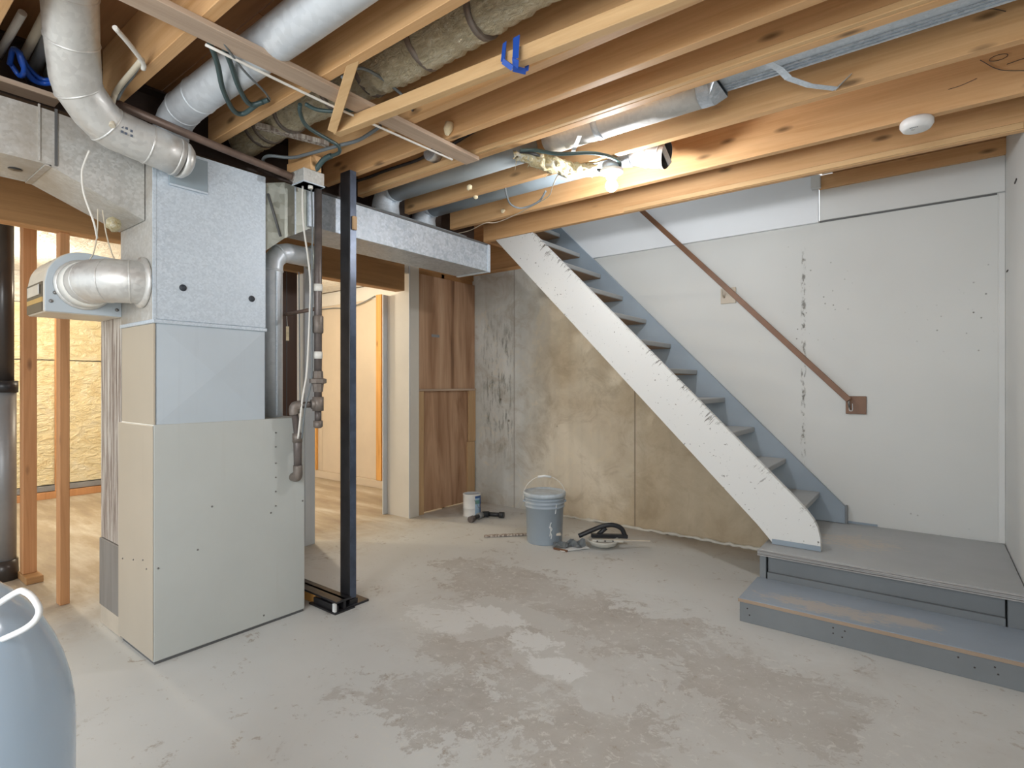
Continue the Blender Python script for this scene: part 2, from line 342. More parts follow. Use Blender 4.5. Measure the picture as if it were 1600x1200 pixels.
def greypaint(name, col, wear=None, axis=0, amt=0.0):
    g = G(name); p = g.co()
    sc_ = [14, 14, 14]; sc_[axis] = 4.0
    gr = g.noise(g.map(p, tuple(sc_)), 4, 6, 0.7, 1.2); n = g.noise(p, 2.0, 4, 0.6)
    c = g.mix(g.th(n, 0.35, 0.7), col, tuple(q * 0.84 for q in col))
    if wear:
        s = None
        for cc, rr in wear:
            b = g.math('MAXIMUM', g.blob(p, cc, rr), 0.0); s = b if s is None else g.math('MAXIMUM', s, b)
        f = g.math('ADD', g.math('MULTIPLY', s, 0.6), g.math('MULTIPLY', g.math('SUBTRACT', gr, 0.5), 1.5))
        m = g.math('MULTIPLY', g.th(f, 0.26, 0.34), g.th(s, 0.0, 0.3))
        c = g.mix(g.math('MULTIPLY', m, 0.7), c, (0.50, 0.43, 0.35))
    if amt:
        c = g.mix(g.math('MULTIPLY', g.th(gr, 0.58, 0.68), amt), c, (0.40, 0.28, 0.19))
    return g.fin(c, 0.42, 0, gr, 0.12, 0.004)
M['tread'] = greypaint('grey_paint_tread', (0.36, 0.365, 0.36), axis=1)
M['bluegrey'] = greypaint('blue_grey_paint', (0.29, 0.35, 0.41), axis=0)
M['riserpaint'] = greypaint('grey_paint_riser', (0.205, 0.22, 0.23), axis=0)
M['deck'] = greypaint('grey_deck_paint', (0.39, 0.40, 0.40), [((-0.15, 0, 0.1), (0.38, 0.30, 0.6))], 0)
M['steptop'] = greypaint('blue_grey_step_paint', (0.31, 0.36, 0.42), [((-0.20, -0.05, 0.1), (0.48, 0.13, 0.6)), ((0.1, 0.0, 0.1), (0.25, 0.1, 0.5))], 0)
M['wornedge'] = greypaint('worn_edge_paint', (0.38, 0.28, 0.20), None, 0, 0.5)
M['laminate'] = wood('layered_plywood_edge', (0.42, 0.41, 0.40), (0.16, 0.15, 0.145), 0, False)
M['treadunder'] = wood('bare_tread_underside', (0.27, 0.17, 0.10), (0.19, 0.115, 0.065), 1, False)

def weathered():
    g = G('weathered_board_paint'); p = g.co()
    a = g.noise(g.map(p, (38, 38, 1.4)), 1.6, 6, 0.7, 0.4)
    c = g.ramp(a, [(0.36, (0.16, 0.115, 0.09)), (0.47, (0.30, 0.24, 0.20)), (0.54, (0.52, 0.47, 0.41)), (0.7, (0.62, 0.58, 0.52))])
    return g.fin(c, 0.8, 0, a, 0.5, 0.008)
M['weathered'] = weathered()

def insulation():
    g = G('poly_covered_insulation'); p = g.co()
    n = g.noise(p, 4.0, 6, 0.65, 1.2); n2 = g.noise(g.map(p, (1, 3, 6)), 3.0, 5, 0.6, 1.0)
    c = g.ramp(n, [(0.3, (0.70, 0.55, 0.29)), (0.5, (0.76, 0.65, 0.39)), (0.7, (0.78, 0.70, 0.50))])
    return g.fin(c, 0.28, 0, n2, 0.8, 0.05, spec=0.8)
M['oldplate'] = wood('dull_scuffed_plate', (0.25, 0.23, 0.21), (0.15, 0.135, 0.12), 2, False)
M['insul'] = insulation()
def poly():
    g = G('crinkled_poly_sheet'); p = g.co()
    n = g.noise(g.map(p, (2, 3, 5)), 4.0, 6, 0.65, 1.5)
    return g.fin((0.80, 0.77, 0.70), 0.25, 0, n, 0.9, 0.04, spec=0.7)
M['poly'] = poly()
def foil():
    g = G('foil_flex_duct'); p = g.co()
    n = g.noise(g.map(p, (3, 9, 9)), 5.0, 6, 0.7, 2.0)
    c = g.ramp(n, [(0.3, (0.52, 0.43, 0.27)), (0.5, (0.76, 0.67, 0.46)), (0.7, (0.90, 0.85, 0.70))])
    return g.fin(c, 0.30, 0.25, n, 1.0, 0.03)
M['foil'] = foil()
def fluff():
    g = G('glass_wool'); p = g.co(); n = g.noise(p, 30, 5, 0.7, 1.0)
    c = g.ramp(n, [(0.35, (0.55, 0.42, 0.20)), (0.5, (0.78, 0.68, 0.42)), (0.65, (0.88, 0.85, 0.76))])
    return g.fin(c, 0.9, 0, n, 1.0, 0.02)
M['fluff'] = fluff()

# ------------------------------------------------------------------ geometry helpers
class MB:
    def __init__(s): s.b = bmesh.new(); s.mi = 0
    def _tag(s, faces):
        for f in faces: f.material_index = s.mi
    def box(s, x0, x1, y0, y1, z0, z1, bev=0.0, mat=None):
        vs = [s.b.verts.new((x, y, z)) for x in (x0, x1) for y in (y0, y1) for z in (z0, z1)]
        F = [(0, 1, 3, 2), (4, 6, 7, 5), (0, 4, 5, 1), (2, 3, 7, 6), (0, 2, 6, 4), (1, 5, 7, 3)]
        fs = [s.b.faces.new([vs[i] for i in f]) for f in F]; s._tag(fs)
        if bev:
            es = list({e for f in fs for e in f.edges})
            r = bmesh.ops.bevel(s.b, geom=es, offset=bev, segments=1, affect='EDGES', profile=0.5); s._tag(r['faces'])
        return s
    def beam(s, p, q, w, h, up=(0, 0, 1), bev=0.0):
        p, q = Vector(p), Vector(q); d = (q - p); L = d.length; d.normalize()
        u = Vector(up); side = d.cross(u).normalized(); u = side.cross(d).normalized()
        vs = []
        for e in (p, q):
            for a, b in ((-1, -1), (1, -1), (1, 1), (-1, 1)): vs.append(s.b.verts.new(e + side * (a * w / 2) + u * (b * h / 2)))
        F = [(0, 3, 2, 1), (4, 5, 6, 7)] + [(i, (i + 1) % 4, (i + 1) % 4 + 4, i + 4) for i in range(4)]
        fs = [s.b.faces.new([vs[i] for i in f]) for f in F]; s._tag(fs)
        if bev:
            es = list({e for f in fs for e in f.edges})
            r = bmesh.ops.bevel(s.b, geom=es, offset=bev, segments=1, affect='EDGES', profile=0.5); s._tag(r['faces'])
        return s
    def prism(s, pts, a0, a1, axis='y', bev=0.0):
        """polygon pts in the two other axes, extruded along axis"""
        def mk(u, v, a):
            return {'y': (u, a, v), 'x': (a, u, v), 'z': (u, v, a)}[axis]
        A = [s.b.verts.new(mk(u, v, a0)) for u, v in pts]; B = [s.b.verts.new(mk(u, v, a1)) for u, v in pts]
        n = len(pts); fs = [s.b.faces.new(A), s.b.faces.new(B[::-1])]
        for i in range(n): fs.append(s.b.faces.new([A[i], B[i], B[(i + 1) % n], A[(i + 1) % n]]))
        s._tag(fs)
        if bev:
            es = list({e for f in fs for e in f.edges})
            r = bmesh.ops.bevel(s.b, geom=es, offset=bev, segments=1, affect='EDGES', profile=0.5); s._tag(r['faces'])
        return s
    def tube(s, path, r, n=10, cap=True, smooth=True):
        P = [Vector(p) for p in path]; m = len(P)
        rs = r if isinstance(r, (list, tuple)) else [r] * m
        T = []
        for i in range(m):
            a = P[max(i - 1, 0)]; c = P[min(i + 1, m - 1)]
            d1 = (P[i] - a); d2 = (c - P[i]); t = Vector((0, 0, 0))
            if d1.length > 1e-9: t += d1.normalized()
            if d2.length > 1e-9: t += d2.normalized()
            T.append(t.normalized())
        u = Vector((0, 0, 1)) if abs(T[0].z) < 0.9 else Vector((1, 0, 0))
        u = (u - T[0] * u.dot(T[0])).normalized(); rings = []
        for i in range(m):
            u = (u - T[i] * u.dot(T[i])).normalized(); v = T[i].cross(u)
            rings.append([s.b.verts.new(P[i] + (u * math.cos(a) + v * math.sin(a)) * rs[i]) for a in (2 * math.pi * k / n for k in range(n))])
        fs = []
        for i in range(m - 1):
            for k in range(n):
                f = s.b.faces.new([rings[i][k], rings[i][(k + 1) % n], rings[i + 1][(k + 1) % n], rings[i + 1][k]]); f.smooth = smooth; fs.append(f)
        if cap:
            fs.append(s.b.faces.new(rings[0][::-1])); fs.append(s.b.faces.new(rings[-1]))
        s._tag(fs); return s
    def lathe(s, prof, c=(0, 0, 0), n=24, a0=0.0, a1=2 * math.pi, smooth=True):
        """profile (r, z) revolved about z through c; a closed turn when a1-a0 is 2 pi"""
        full = abs(a1 - a0 - 2 * math.pi) < 1e-6; cnt = n if full else n + 1; rings = []
        for r, z in prof:
            if r < 1e-6: rings.append([s.b.verts.new((c[0], c[1], c[2] + z))] * cnt); continue
            rings.append([s.b.verts.new((c[0] + r * math.cos(a0 + (a1 - a0) * k / n), c[1] + r * math.sin(a0 + (a1 - a0) * k / n), c[2] + z)) for k in range(cnt)])
        fs = []
        for i in range(len(prof) - 1):
            for k in range(n):
                a, b = rings[i][k], rings[i][(k + 1) % cnt]; d, e = rings[i + 1][(k + 1) % cnt], rings[i + 1][k]
                q = []
                for v in (a, b, d, e):
                    if v not in q: q.append(v)
                if len(q) > 2:
                    f = s.b.faces.new(q); f.smooth = smooth; fs.append(f)
        s._tag(fs); return s
    def xf(s, mat):
        bmesh.ops.transform(s.b, matrix=mat, verts=s.b.verts[:]); return s
    def quad(s, pts):
        s._tag([s.b.faces.new([s.b.verts.new(p) for p in pts])]); return s

def obj(name, mb, mat, parent=None, label=None, kind=None, fixn=True):
    me = bpy.data.meshes.new(name)
    if fixn: bmesh.ops.recalc_face_normals(mb.b, faces=mb.b.faces[:])
    off = Vector((0, 0, 0)); pr = parent
    while pr is not None: off += Vector(pr.location); pr = pr.parent
    if off.length: bmesh.ops.translate(mb.b, verts=mb.b.verts[:], vec=-off)
    mb.b.to_mesh(me); mb.b.free()
    for m_ in (mat if isinstance(mat, (list, tuple)) else [mat]): me.materials.append(M[m_] if isinstance(m_, str) else m_)
    o = bpy.data.objects.new(name, me); COL.objects.link(o)
    if parent: o.parent = parent
    if label: o['label'] = label
    if kind: o['kind'] = kind
    return o
def thing(name, label, cat, loc, group=None):
    o = bpy.data.objects.new(name, None); COL.objects.link(o); o.location = loc; o.empty_display_size = 0.05
    o['label'] = label; o['category'] = cat
    if group: o['group'] = group
    return o
def single(name, mb, mat, label, cat, group=None):
    """a thing that is one mesh, its origin at its own centre"""
    vs = mb.b.verts[:]; c = sum((v.co for v in vs), Vector()) / len(vs); c.z = min(v.co.z for v in vs)
    bmesh.ops.translate(mb.b, verts=vs, vec=-c)
    o = obj(name, mb, mat); o.location = c; o['label'] = label; o['category'] = cat
    if group: o['group'] = group
    return o
def struct(name, loc=(0, 0, 0)):
    o = bpy.data.objects.new(name, None); COL.objects.link(o); o.location = loc; o['kind'] = 'structure'; o.empty_display_size = 0.05
    return o
def B(*a, bev=0.0): return MB().box(*a, bev=bev)
def spline(pts, k=6):
    P = [Vector(p) for p in pts]; P = [P[0] * 2 - P[1]] + P + [P[-1] * 2 - P[-2]]; out = []
    for i in range(1, len(P) - 2):
        for j in range(k):
            t = j / k; a, b, c, d = P[i - 1:i + 3]
            out.append(0.5 * ((2 * b) + (c - a) * t + (2 * a - 5 * b + 4 * c - d) * t * t + (3 * b - a - 3 * c + d) * t ** 3))
    out.append(P[-2]); return out
def cable(pts, r, mat, label, k=6, group=None, name='cable', n=8):
    return single(name, MB().tube(spline(pts, k), r, n), mat, label, 'cable', group)
def ring(mb, c, ax, r, w=0.006, h=0.004, n=24):
    """raised bead round a pipe"""
    ax = Vector(ax).normalized(); c = Vector(c)
    mb.tube([c - ax * w, c - ax * w * 0.5, c + ax * w * 0.5, c + ax * w], [r, r + h, r + h, r], n, cap=False)

# ================================================================== SETTING
obj('floor', MB().box(-7.6, 0.6, -3.2, 4.4, -0.12, 0.0), 'floor', kind='structure')
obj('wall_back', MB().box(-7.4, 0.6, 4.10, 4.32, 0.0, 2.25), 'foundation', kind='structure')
wbk = bpy.data.objects['wall_back']
random.seed(5)
mbd = MB(); pts = [(-2.75 + 2.0 * i / 60, 4.092 + random.uniform(-0.006, 0.004), 0.006 + random.uniform(-0.004, 0.008)) for i in range(61)]
mbd.tube(pts, [random.uniform(0.006, 0.016) for _ in range(61)], 6)
obj('mortar_ridge', mbd, 'pan', wbk)
wr = obj('wall_right', MB().box(0.335, 0.50, -1.2, 4.10, 0.0, 2.298).box(0.365, 0.50, -1.2, 3.35, 2.298, 2.534).box(0.335, 0.50, 3.35, 4.32, 2.298, 2.534), 'wallwhite', kind='structure')
for (y, z, w, h) in ((3.62, 2.16, 0.07, 0.008), (3.98, 1.78, 0.055, 0.006), (4.0, 2.34, 0.0, 0)):
    if w: obj('scuff_mark', B(0.331, 0.3352, y - w / 2, y + w / 2, z, z + h), 'mark', wr)
obj('corner_strip', B(0.305, 0.335, 4.085, 4.10, 0.276, 2.24, bev=0.003), 'wallwhite', wr)
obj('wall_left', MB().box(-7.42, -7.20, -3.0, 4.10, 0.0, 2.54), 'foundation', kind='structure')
# white panels over the upper foundation, behind and beside the stairs
wu = struct('trim_1', (0, 4.1, 2.25))
obj('panel', B(-2.75, -0.582, 4.072, 4.10, 2.235, 3.5, bev=0.002), 'panelwhite', wu, 'smooth bright white panel behind the handrail')
obj('panel', B(-0.577, 0.334, 4.082, 4.10, 2.246, 2.447, bev=0.002), 'wallwhite', wu, 'white painted board above the landing')
obj('return_strip', B(-0.620, -0.565, 4.02, 4.07, 2.45, 2.53, bev=0.002), 'wallwhite', wu)
obj('shadow_gap', B(-0.577, 0.30, 4.094, 4.0995, 2.236, 2.2465), 'seam', wu)
obj('rim_board', B(-0.577, 0.45, 4.06, 4.10, 2.447, 2.535), 'joist', wu)
obj('rim_joist', B(-7.2, -2.75, 4.13, 4.17, 2.29, 2.535), 'joist', wu)
obj('sill_plate', B(-7.2, -2.75, 4.105, 4.24, 2.25, 2.288, bev=0.003), 'joist', wu)
# stair shaft above the opening
obj('shaft_wall_front', B(-2.85, -0.50, 3.302, 3.338, 2.54, 3.5), 'wallwhite', wu)
obj('shaft_wall_end', B(-0.56, -0.50, 3.34, 4.07, 2.54, 3.5), 'wallwhite', wu)
obj('shaft_light_lid', B(-2.95, -0.50, 3.30, 4.10, 3.5, 3.54), 'wallwhite', wu)  # unseen lid, added to keep sky light out of the shaft
obj('shaft_wall_top', B(-2.95, -2.85, 3.30, 4.1, 2.54, 3.5), 'wallwhite', wu)

# ceiling: subfloor sheets and joists
ce = struct('ceiling', (0, 0, 2.3))
def sheet(x0, x1, y0, y1): obj('subfloor_sheet', B(x0 + 0.002, x1 - 0.002, y0 + 0.002, y1 - 0.002, 2.535, 2.555), 'ply_sub', ce)
ys = [-1.4, -0.2, 1.02, 2.24, 3.34]
for j in range(4):
    x = 0.48; k = 0
    while x > -7.3:
        w = 2.44 if (k or j % 2 == 0) else 1.22
        sheet(max(x - w, -7.4), x, ys[j], ys[j + 1]); x -= w; k += 1
sheet(-0.50, 0.48, 3.34, 4.32); sheet(-7.4, -5.2, 3.34, 4.32); sheet(-5.2, -2.85, 3.34, 4.32)
joists = [(-1.30, -2.75), (-0.89, -2.75), (-0.48, -2.75), (-0.07, -2.75), (0.34, -2.75), (0.746, -2.677), (1.16, -2.69), (1.58, -2.72),
          (1.80, -2.742), (2.035, -2.735), (2.43, -2.764), (2.88, -2.783), (3.30, -2.82)]
for y, x0 in joists:
    obj('joist', B(x0, 0.36 if y < 3.3 else 0.44, y, y + 0.040, 2.30, 2.534, bev=0.002), 'joist', ce)
for y in (-0.48, -0.05, 0.36, 0.80, 1.21, 1.63, 2.08, 2.47, 2.92, 3.34):
    obj('joist', B(-7.2, -2.99, y, y + 0.040, 2.30, 2.534, bev=0.002), 'joist', ce)
obj('joist', B(-0.50, 0.44, 3.72, 3.76, 2.445, 2.534, bev=0.002), 'joist', ce)
obj('joist', B(-2.85, -2.81, 3.345, 4.07, 2.31, 2.534, bev=0.002), 'joist_y', ce)
obj('nailing_strip', B(-2.70, 0.33, 2.012, 2.034, 2.301, 2.325, bev=0.002), 'pale_x', ce)
obj('nailing_strip', B(-1.6, 0.33, 3.285, 3.299, 2.302, 2.33, bev=0.002), 'pale_x', ce)
bm_ = MB(); bm_.box(-2.91, -2.90, -1.3, 3.28, 2.30, 2.53); bm_.box(-2.975, -2.835, -1.3, 3.28, 2.292, 2.304); bm_.box(-2.975, -2.835, -1.3, 3.28, 2.522, 2.533)
obj('steel_beam', bm_, 'beam', ce, 'dark steel beam carrying the joist ends')
# knots, pencil scribbles on the joist faces
sb = MB()
sb.tube(spline([(0.10, 2.4285, 2.44), (0.16, 2.4285, 2.43), (0.20, 2.4285, 2.405)]), 0.0012, 5)
for a in range(14):
    t = a / 13 * 2 * math.pi
sb.tube([(0.215 + 0.028 * math.cos(t / 12 * 2 * math.pi), 2.878, 2.46 + 0.011 * math.sin(t / 12 * 2 * math.pi)) for t in range(13)], 0.0012, 5, cap=False)
sb.tube(spline([(0.16, 2.878, 2.47), (0.22, 2.878, 2.41), (0.31, 2.878, 2.375)]), 0.0013, 5)
sb.tube(spline([(0.06, 2.878, 2.385), (0.10, 2.878, 2.388), (0.15, 2.878, 2.40)]), 0.0011, 5)
sb.tube(spline([(0.24, 2.878, 2.425), (0.30, 2.878, 2.43), (0.34, 2.878, 2.42)]), 0.0013, 5)
obj('pencil_scribble', sb, 'mark', ce)

# ------------------------------------------------------------------ partition between the rooms
wp = struct('wall_middle', (-3.6, 1.5, 0))
obj('header_beam', B(-3.69, -3.60, -0.8, 3.17, 1.975, 2.29, bev=0.003), 'header', wp, 'dark reddish timber header over the openings')
obj('header_beam', B(-3.695, -3.605, -0.8, 3.15, 1.972, 1.999, bev=0.002), 'joist_y', wp)
obj('stud', B(-3.70, -3.635, 0.825, 0.868, 0.0, 1.972, bev=0.003), 'stud', wp)
obj('stud', B(-3.72, -3.63, 1.26, 1.30, 0.0, 1.972, bev=0.003), 'stud', wp)
obj('stud', B(-3.72, -3.63, 0.12, 0.16, 0.0, 1.972, bev=0.003), 'stud', wp)
obj('paneling_board', B(-3.66, -3.64, 1.32, 2.185, 0.0, 2.03, bev=0.002), 'paneling', wp, 'dark brown vertical groove paneling')
for k in range(6): obj('panel_groove', B(-3.6402, -3.638, 1.45 + 0.13 * k, 1.456 + 0.13 * k, 0.0, 2.0), 'seam', wp)
obj('panel_frame', B(-3.66, -3.61, 1.32, 2.19, 1.985, 2.035, bev=0.002), 'header', wp)
obj('drywall_end', B(-3.70, -3.575, 2.213, 2.288, 0.0, 2.11, bev=0.002), 'drywall_b', wp, 'bluish white drywall strip beside the doorway')
obj('drywall_end', B(-3.58, -3.571, 2.205, 2.24, 0.0, 2.1, bev=0.002), 'drywall_b', wp)
# drywall column right of the doorway
cp = MB(); cp.prism([(-3.885, 0), (-3.595, 0), (-3.595, 2.26), (-3.69, 2.26), (-3.69, 2.0), (-3.72, 1.975), (-3.885, 1.96)], 3.215, 3.227, 'y')
obj('drywall_column', cp, 'drywall_w', wp, 'cream painted drywall end of the partition')
obj('drywall_edge', B(-3.606, -3.594, 3.2275, 3.33, 0.0, 2.27, bev=0.0015), 'drywall_w', wp)
obj('corner_bead', B(-3.597, -3.5925, 3.2125, 3.222, 0.0, 2.24), 'drywall_b', wp)
obj('drywall_scrap', B(-3.64, -3.60, 3.17, 3.214, 2.13, 2.29, bev=0.002), 'drywall_w', wp)
obj('stud', B(-3.90, -3.888, 3.17, 3.23, 0, 1.97), 'drywall_b', wp)
# plywood infill
obj('plywood_panel', B(-3.625, -3.612, 3.335, 4.095, 1.118, 2.155, bev=0.0015), 'luan', wp, 'streaky reddish brown plywood sheet, upper')
obj('plywood_panel', B(-3.640, -3.627, 3.335, 4.095, 0.012, 1.105, bev=0.0015), 'luan', wp, 'streaky reddish brown plywood sheet, lower')
obj('ledge_strip', B(-3.64, -3.595, 3.335, 4.10, 1.105, 1.125, bev=0.002), 'pale_y', wp)
obj('stud', B(-3.626, -3.600, 3.335, 3.395, 0.0, 1.104, bev=0.002), 'pale_z', wp)
obj('stud', B(-3.626, -3.600, 3.985, 4.085, 0.0, 0.60, bev=0.002), 'pale_z', wp)
obj('stud', B(-3.622, -3.600, 4.0, 4.095, 0.603, 1.104, bev=0.002), 'pale_z', wp)
obj('stud', B(-3.70, -3.645, 3.34, 3.38, 0.0, 2.29, bev=0.002), 'stud', wp)
obj('stud', B(-3.70, -3.645, 3.66, 3.70, 0.0, 2.29, bev=0.002), 'pale_z', wp)
obj('top_plate', B(-3.72, -3.63, 3.23, 4.10, 2.20, 2.29, bev=0.002), 'header', wp)
obj('light_leak_board', B(-3.662, -3.645, 3.335, 4.098, 2.12, 2.215), 'header', wp)  # added board that stops the storage room lamp leaking over the plywood
obj('patch', B(-3.6125, -3.6105, 3.50, 3.60, 1.60, 1.625), 'ventgrey', wp)

# back room: drywalled foundation, insulated outer wall, poly ceiling
wb = struct('wall_behind', (-5.5, 3.95, 0))
for x0, x1 in ((-7.15, -6.02), (-6.015, -4.80), (-4.795, -3.92)):
    obj('drywall_sheet', B(x0, x1, 3.955, 3.968, 0.09, 2.19), 'drywall_t', wb)
obj('drywall_top', B(-7.15, -3.92, 3.945, 3.955, 2.13, 2.29), 'drywall_w', wb)
obj('bottom_plate', B(-7.15, -3.92, 3.93, 3.968, 0.0, 0.088, bev=0.003), 'drywall_t', wb)
for x, w in ((-6.16, 0.05), (-5.60, 0.035), (-5.545, 0.03), (-4.94, 0.09), (-4.80, 0.04)):
    obj('stud', B(x, x + w, 3.925, 3.954, 0.09, 2.17 if w > 0.045 else 2.05, bev=0.002), 'orange_z', wb)
obj('wire', MB().tube(spline([(-6.3, 3.92, 2.10), (-5.75, 3.92, 2.09), (-5.5, 3.92, 2.07), (-5.2, 3.92, 2.10), (-4.95, 3.92, 2.16)]), 0.006, 6), 'greycable', wb)
wi = struct('wall_outer', (-7.16, 1.5, 0))
obj('insulation', B(-7.198, -7.15, -2.9, 3.95, 0.14, 1.41), 'insul', wi, kind='stuff')
obj('insulation', B(-7.198, -7.14, -2.9, 3.95, 1.42, 1.98), 'insul', wi, kind='stuff')
obj('poly_sheet', B(-7.198, -7.145, -2.9, 3.95, 1.99, 2.53), 'poly', wi)
obj('bottom_plate', B(-7.19, -7.10, -2.9, 3.92, 0.0, 0.07, bev=0.003), 'stud', wi)
obj('sill_strip', B(-7.19, -7.13, -2.9, 3.92, 0.075, 0.13, bev=0.003), 'ventgrey', wi)
for y in (0.35, 0.95, 1.58, 2.2, 2.8, 3.4): obj('stud', B(-7.148, -7.128, y, y + 0.042, 0.07, 2.3, bev=0.002), 'stud', wi)
obj('poly_ceiling', B(-7.13, -3.75, -0.7, 3.9, 2.286, 2.292), 'poly', wi)

# ================================================================== STAIRS
st = thing('staircase', 'open riser stair with grey treads and a chipped white side board', 'stairs', (-0.5, 3.70, 0.276))
M_off = (-0.5, 3.70, 0.276)
top = [(-2.342, 2.297), (-0.66, 0.622), (-0.59, 0.552), (-0.53, 0.488), (-0.495, 0.442), (-0.475, 0.40), (-0.464, 0.35), (-0.460, 0.278)]
bot = [(-0.695, 0.278), (-0.78, 0.375), (-2.697, 2.297)]
obj('stringer', MB().prism(top + bot, 3.302, 3.338, 'y', bev=0.0015), 'stringer', st, 'white painted side board with black chipped edge')
obj('stringer_foot', B(-0.70, -0.461, 3.296, 3.3018, 0.278, 0.305), 'bluegrey', st)
obj('stringer', MB().prism([(-0.43, 0.278), (-0.43, 0.385), (-0.455, 0.41), (-2.80, 2.775), (-2.80, 2.38), (-0.70, 0.278)], 4.056, 4.092, 'y', bev=0.0015), 'bluegrey', st, 'blue grey side board against the wall')
obj('stringer_end', B(-0.4295, -0.418, 4.05, 4.094, 0.278, 0.392), 'riserpaint', st)
for k in range(12):
    z = 0.465 + 0.2025 * k; x = -0.572 - 0.2005 * k
    t = obj('tread', B(x - 0.235, x, 3.339, 4.055, z - 0.034, z, bev=0.004), ['tread'], st)
    if k > 3:
        obj('tread_underside', B(x - 0.232, x - 0.004, 3.342, 4.052, z - 0.0365, z - 0.0345), 'treadunder', st)

# landing and lower step
ld = thing('landing_platform', 'grey painted plywood landing at the foot of the stairs', 'platform', (-0.2, 3.63, 0.0))
obj('deck', B(-0.738, 0.330, 3.155, 4.094, 0.243, 0.276, bev=0.002), 'deck', ld)
for k in range(4): obj('plywood_layer', B(-0.741, 0.331, 3.145 + 0.004 * (k % 2), 3.1545, 0.2445 + 0.0078 * k, 0.2505 + 0.0078 * k), 'laminate', ld)
obj('riser_board', B(-0.700, 0.262, 3.205, 3.225, 0.105, 0.242, bev=0.002), 'riserpaint', ld)
obj('riser_board', B(-0.700, 0.262, 3.185, 3.2045, 0.0, 0.150, bev=0.002), 'riserpaint', ld)
obj('corner_post', B(-0.738, -0.706, 3.185, 3.225, 0.0, 0.242, bev=0.002), 'riserpaint', ld)
obj('corner_post', B(0.268, 0.330, 3.185, 3.225, 0.0, 0.242, bev=0.002), 'riserpaint', ld)
obj('side_board', B(-0.738, -0.718, 3.226, 4.09, 0.0, 0.242, bev=0.002), 'riserpaint', ld)
ls = thing('lower_step', 'worn blue grey wooden step in front of the landing', 'step', (-0.2, 2.98, 0.0))
obj('tread', B(-0.750, 0.332, 2.815, 3.184, 0.096, 0.116, bev=0.002), 'steptop', ls)
obj('tread_edge', B(-0.751, 0.332, 2.8105, 2.8145, 0.099, 0.114), 'wornedge', ls)
obj('riser_board', B(-0.746, 0.332, 2.820, 2.840, 0.0, 0.0955, bev=0.0015), 'riserpaint', ls)
obj('side_board', B(-0.746, -0.726, 2.8405, 3.18, 0.0, 0.0955, bev=0.0015), 'riserpaint', ls)
for x, z in ((-0.71, 0.07), (-0.70, 0.04), (-0.345, 0.075), (-0.30, 0.072), (-0.31, 0.042), (-0.345, 0.05), (0.09, 0.075), (0.14, 0.05), (0.21, 0.045), (0.20, 0.07)):
    obj('nail_head', MB().lathe([(0, 0), (0.0035, 0), (0.0035, 0.001), (0, 0.001)], n=8).xf(Matrix.Translation((x, 2.8195, z)) @ Matrix.Rotation(math.pi / 2, 4, 'X')), 'mark', ls)
obj('paint_smear', B(-0.43, -0.26, 4.094, 4.0995, 0.277, 0.29), 'bluegrey', ld)

# handrail
hr = thing('handrail', 'brown painted flat handrail on the white stair wall', 'handrail', (-0.41, 4.02, 1.07))
obj('rail_bar', MB().beam((-2.15, 4.02, 2.905), (-0.405, 4.02, 1.068), 0.016, 0.036, bev=0.002), 'rail', hr)
b = MB(); b.box(-1.215, -1.108, 4.089, 4.098, 1.755, 1.868, bev=0.002)
br_ = obj('bracket', b, 'bracket', hr, 'pale painted wall plate of the upper bracket')
obj('bracket_arm', MB().tube([(-1.19, 4.09, 1.80), (-1.19, 4.05, 1.81), (-1.185, 4.022, 1.845)], 0.006, 8), 'bracket', br_)
b = MB(); b.box(-0.43, -0.318, 4.088, 4.098, 0.978, 1.092, bev=0.002)
br2 = obj('bracket', b, 'rail', hr)
obj('bracket_arm', MB().tube([(-0.405, 4.09, 1.01), (-0.405, 4.03, 1.03), (-0.408, 4.022, 1.065)], 0.006, 8), 'screw', br2)
obj('hook', MB().tube(spline([(-0.41, 4.08, 1.045), (-0.41, 4.08, 1.005), (-0.40, 4.08, 0.998), (-0.392, 4.08, 1.005), (-0.392, 4.08, 1.045)], 4), 0.0022, 6), 'white', br2)

# ================================================================== FURNACE
fu = thing('furnace', 'beige steel furnace cabinet with a bare sheet metal plenum on top', 'furnace', (-2.74, 1.23, 0.0))
cab = obj('cabinet', MB().box(-2.935, -2.557, 0.888, 1.577, 0.012, 1.0, bev=0.003), 'beige', fu)
obj('side_panel', B(-2.958, -2.5575, 0.884, 0.8875, 0.02, 0.995, bev=0.001), 'tan_side', fu, 'tan side of the cabinet')
obj('base', B(-2.93, -2.562, 0.893, 1.572, 0.0, 0.0118), 'seam', fu)
sx = MB()
for y, z in ((0.99, 0.55), (1.06, 0.40), (1.16, 0.60), (1.43, 0.93), (1.43, 0.86), (1.43, 0.78), (1.43, 0.71), (1.43, 0.64), (1.43, 0.57), (1.41, 0.54), (1.565, 0.57), (1.565, 0.9), (0.93, 0.22), (1.35, 0.05)):
    sx.lathe([(0, 0), (0.004, 0), (0.003, 0.0025), (0, 0.003)], n=8)
    for v in sx.b.verts[-8:]: pass
sx.b.free()
for y, z in ((0.905, 0.40), (1.06, 0.44), (1.12, 0.62), (1.42, 0.93), (1.42, 0.86), (1.42, 0.78), (1.42, 0.71), (1.42, 0.64), (1.42, 0.57), (1.395, 0.54), (1.565, 0.57), (1.565, 0.92), (1.36, 0.05)):
    obj('screw', MB().lathe([(0, 0), (0.0045, 0), (0.0035, 0.003), (0, 0.0035)], n=8).xf(Matrix.Translation((-2.557, y, z)) @ Matrix.Rotation(math.pi / 2, 4, 'Y')), 'screw', cab)
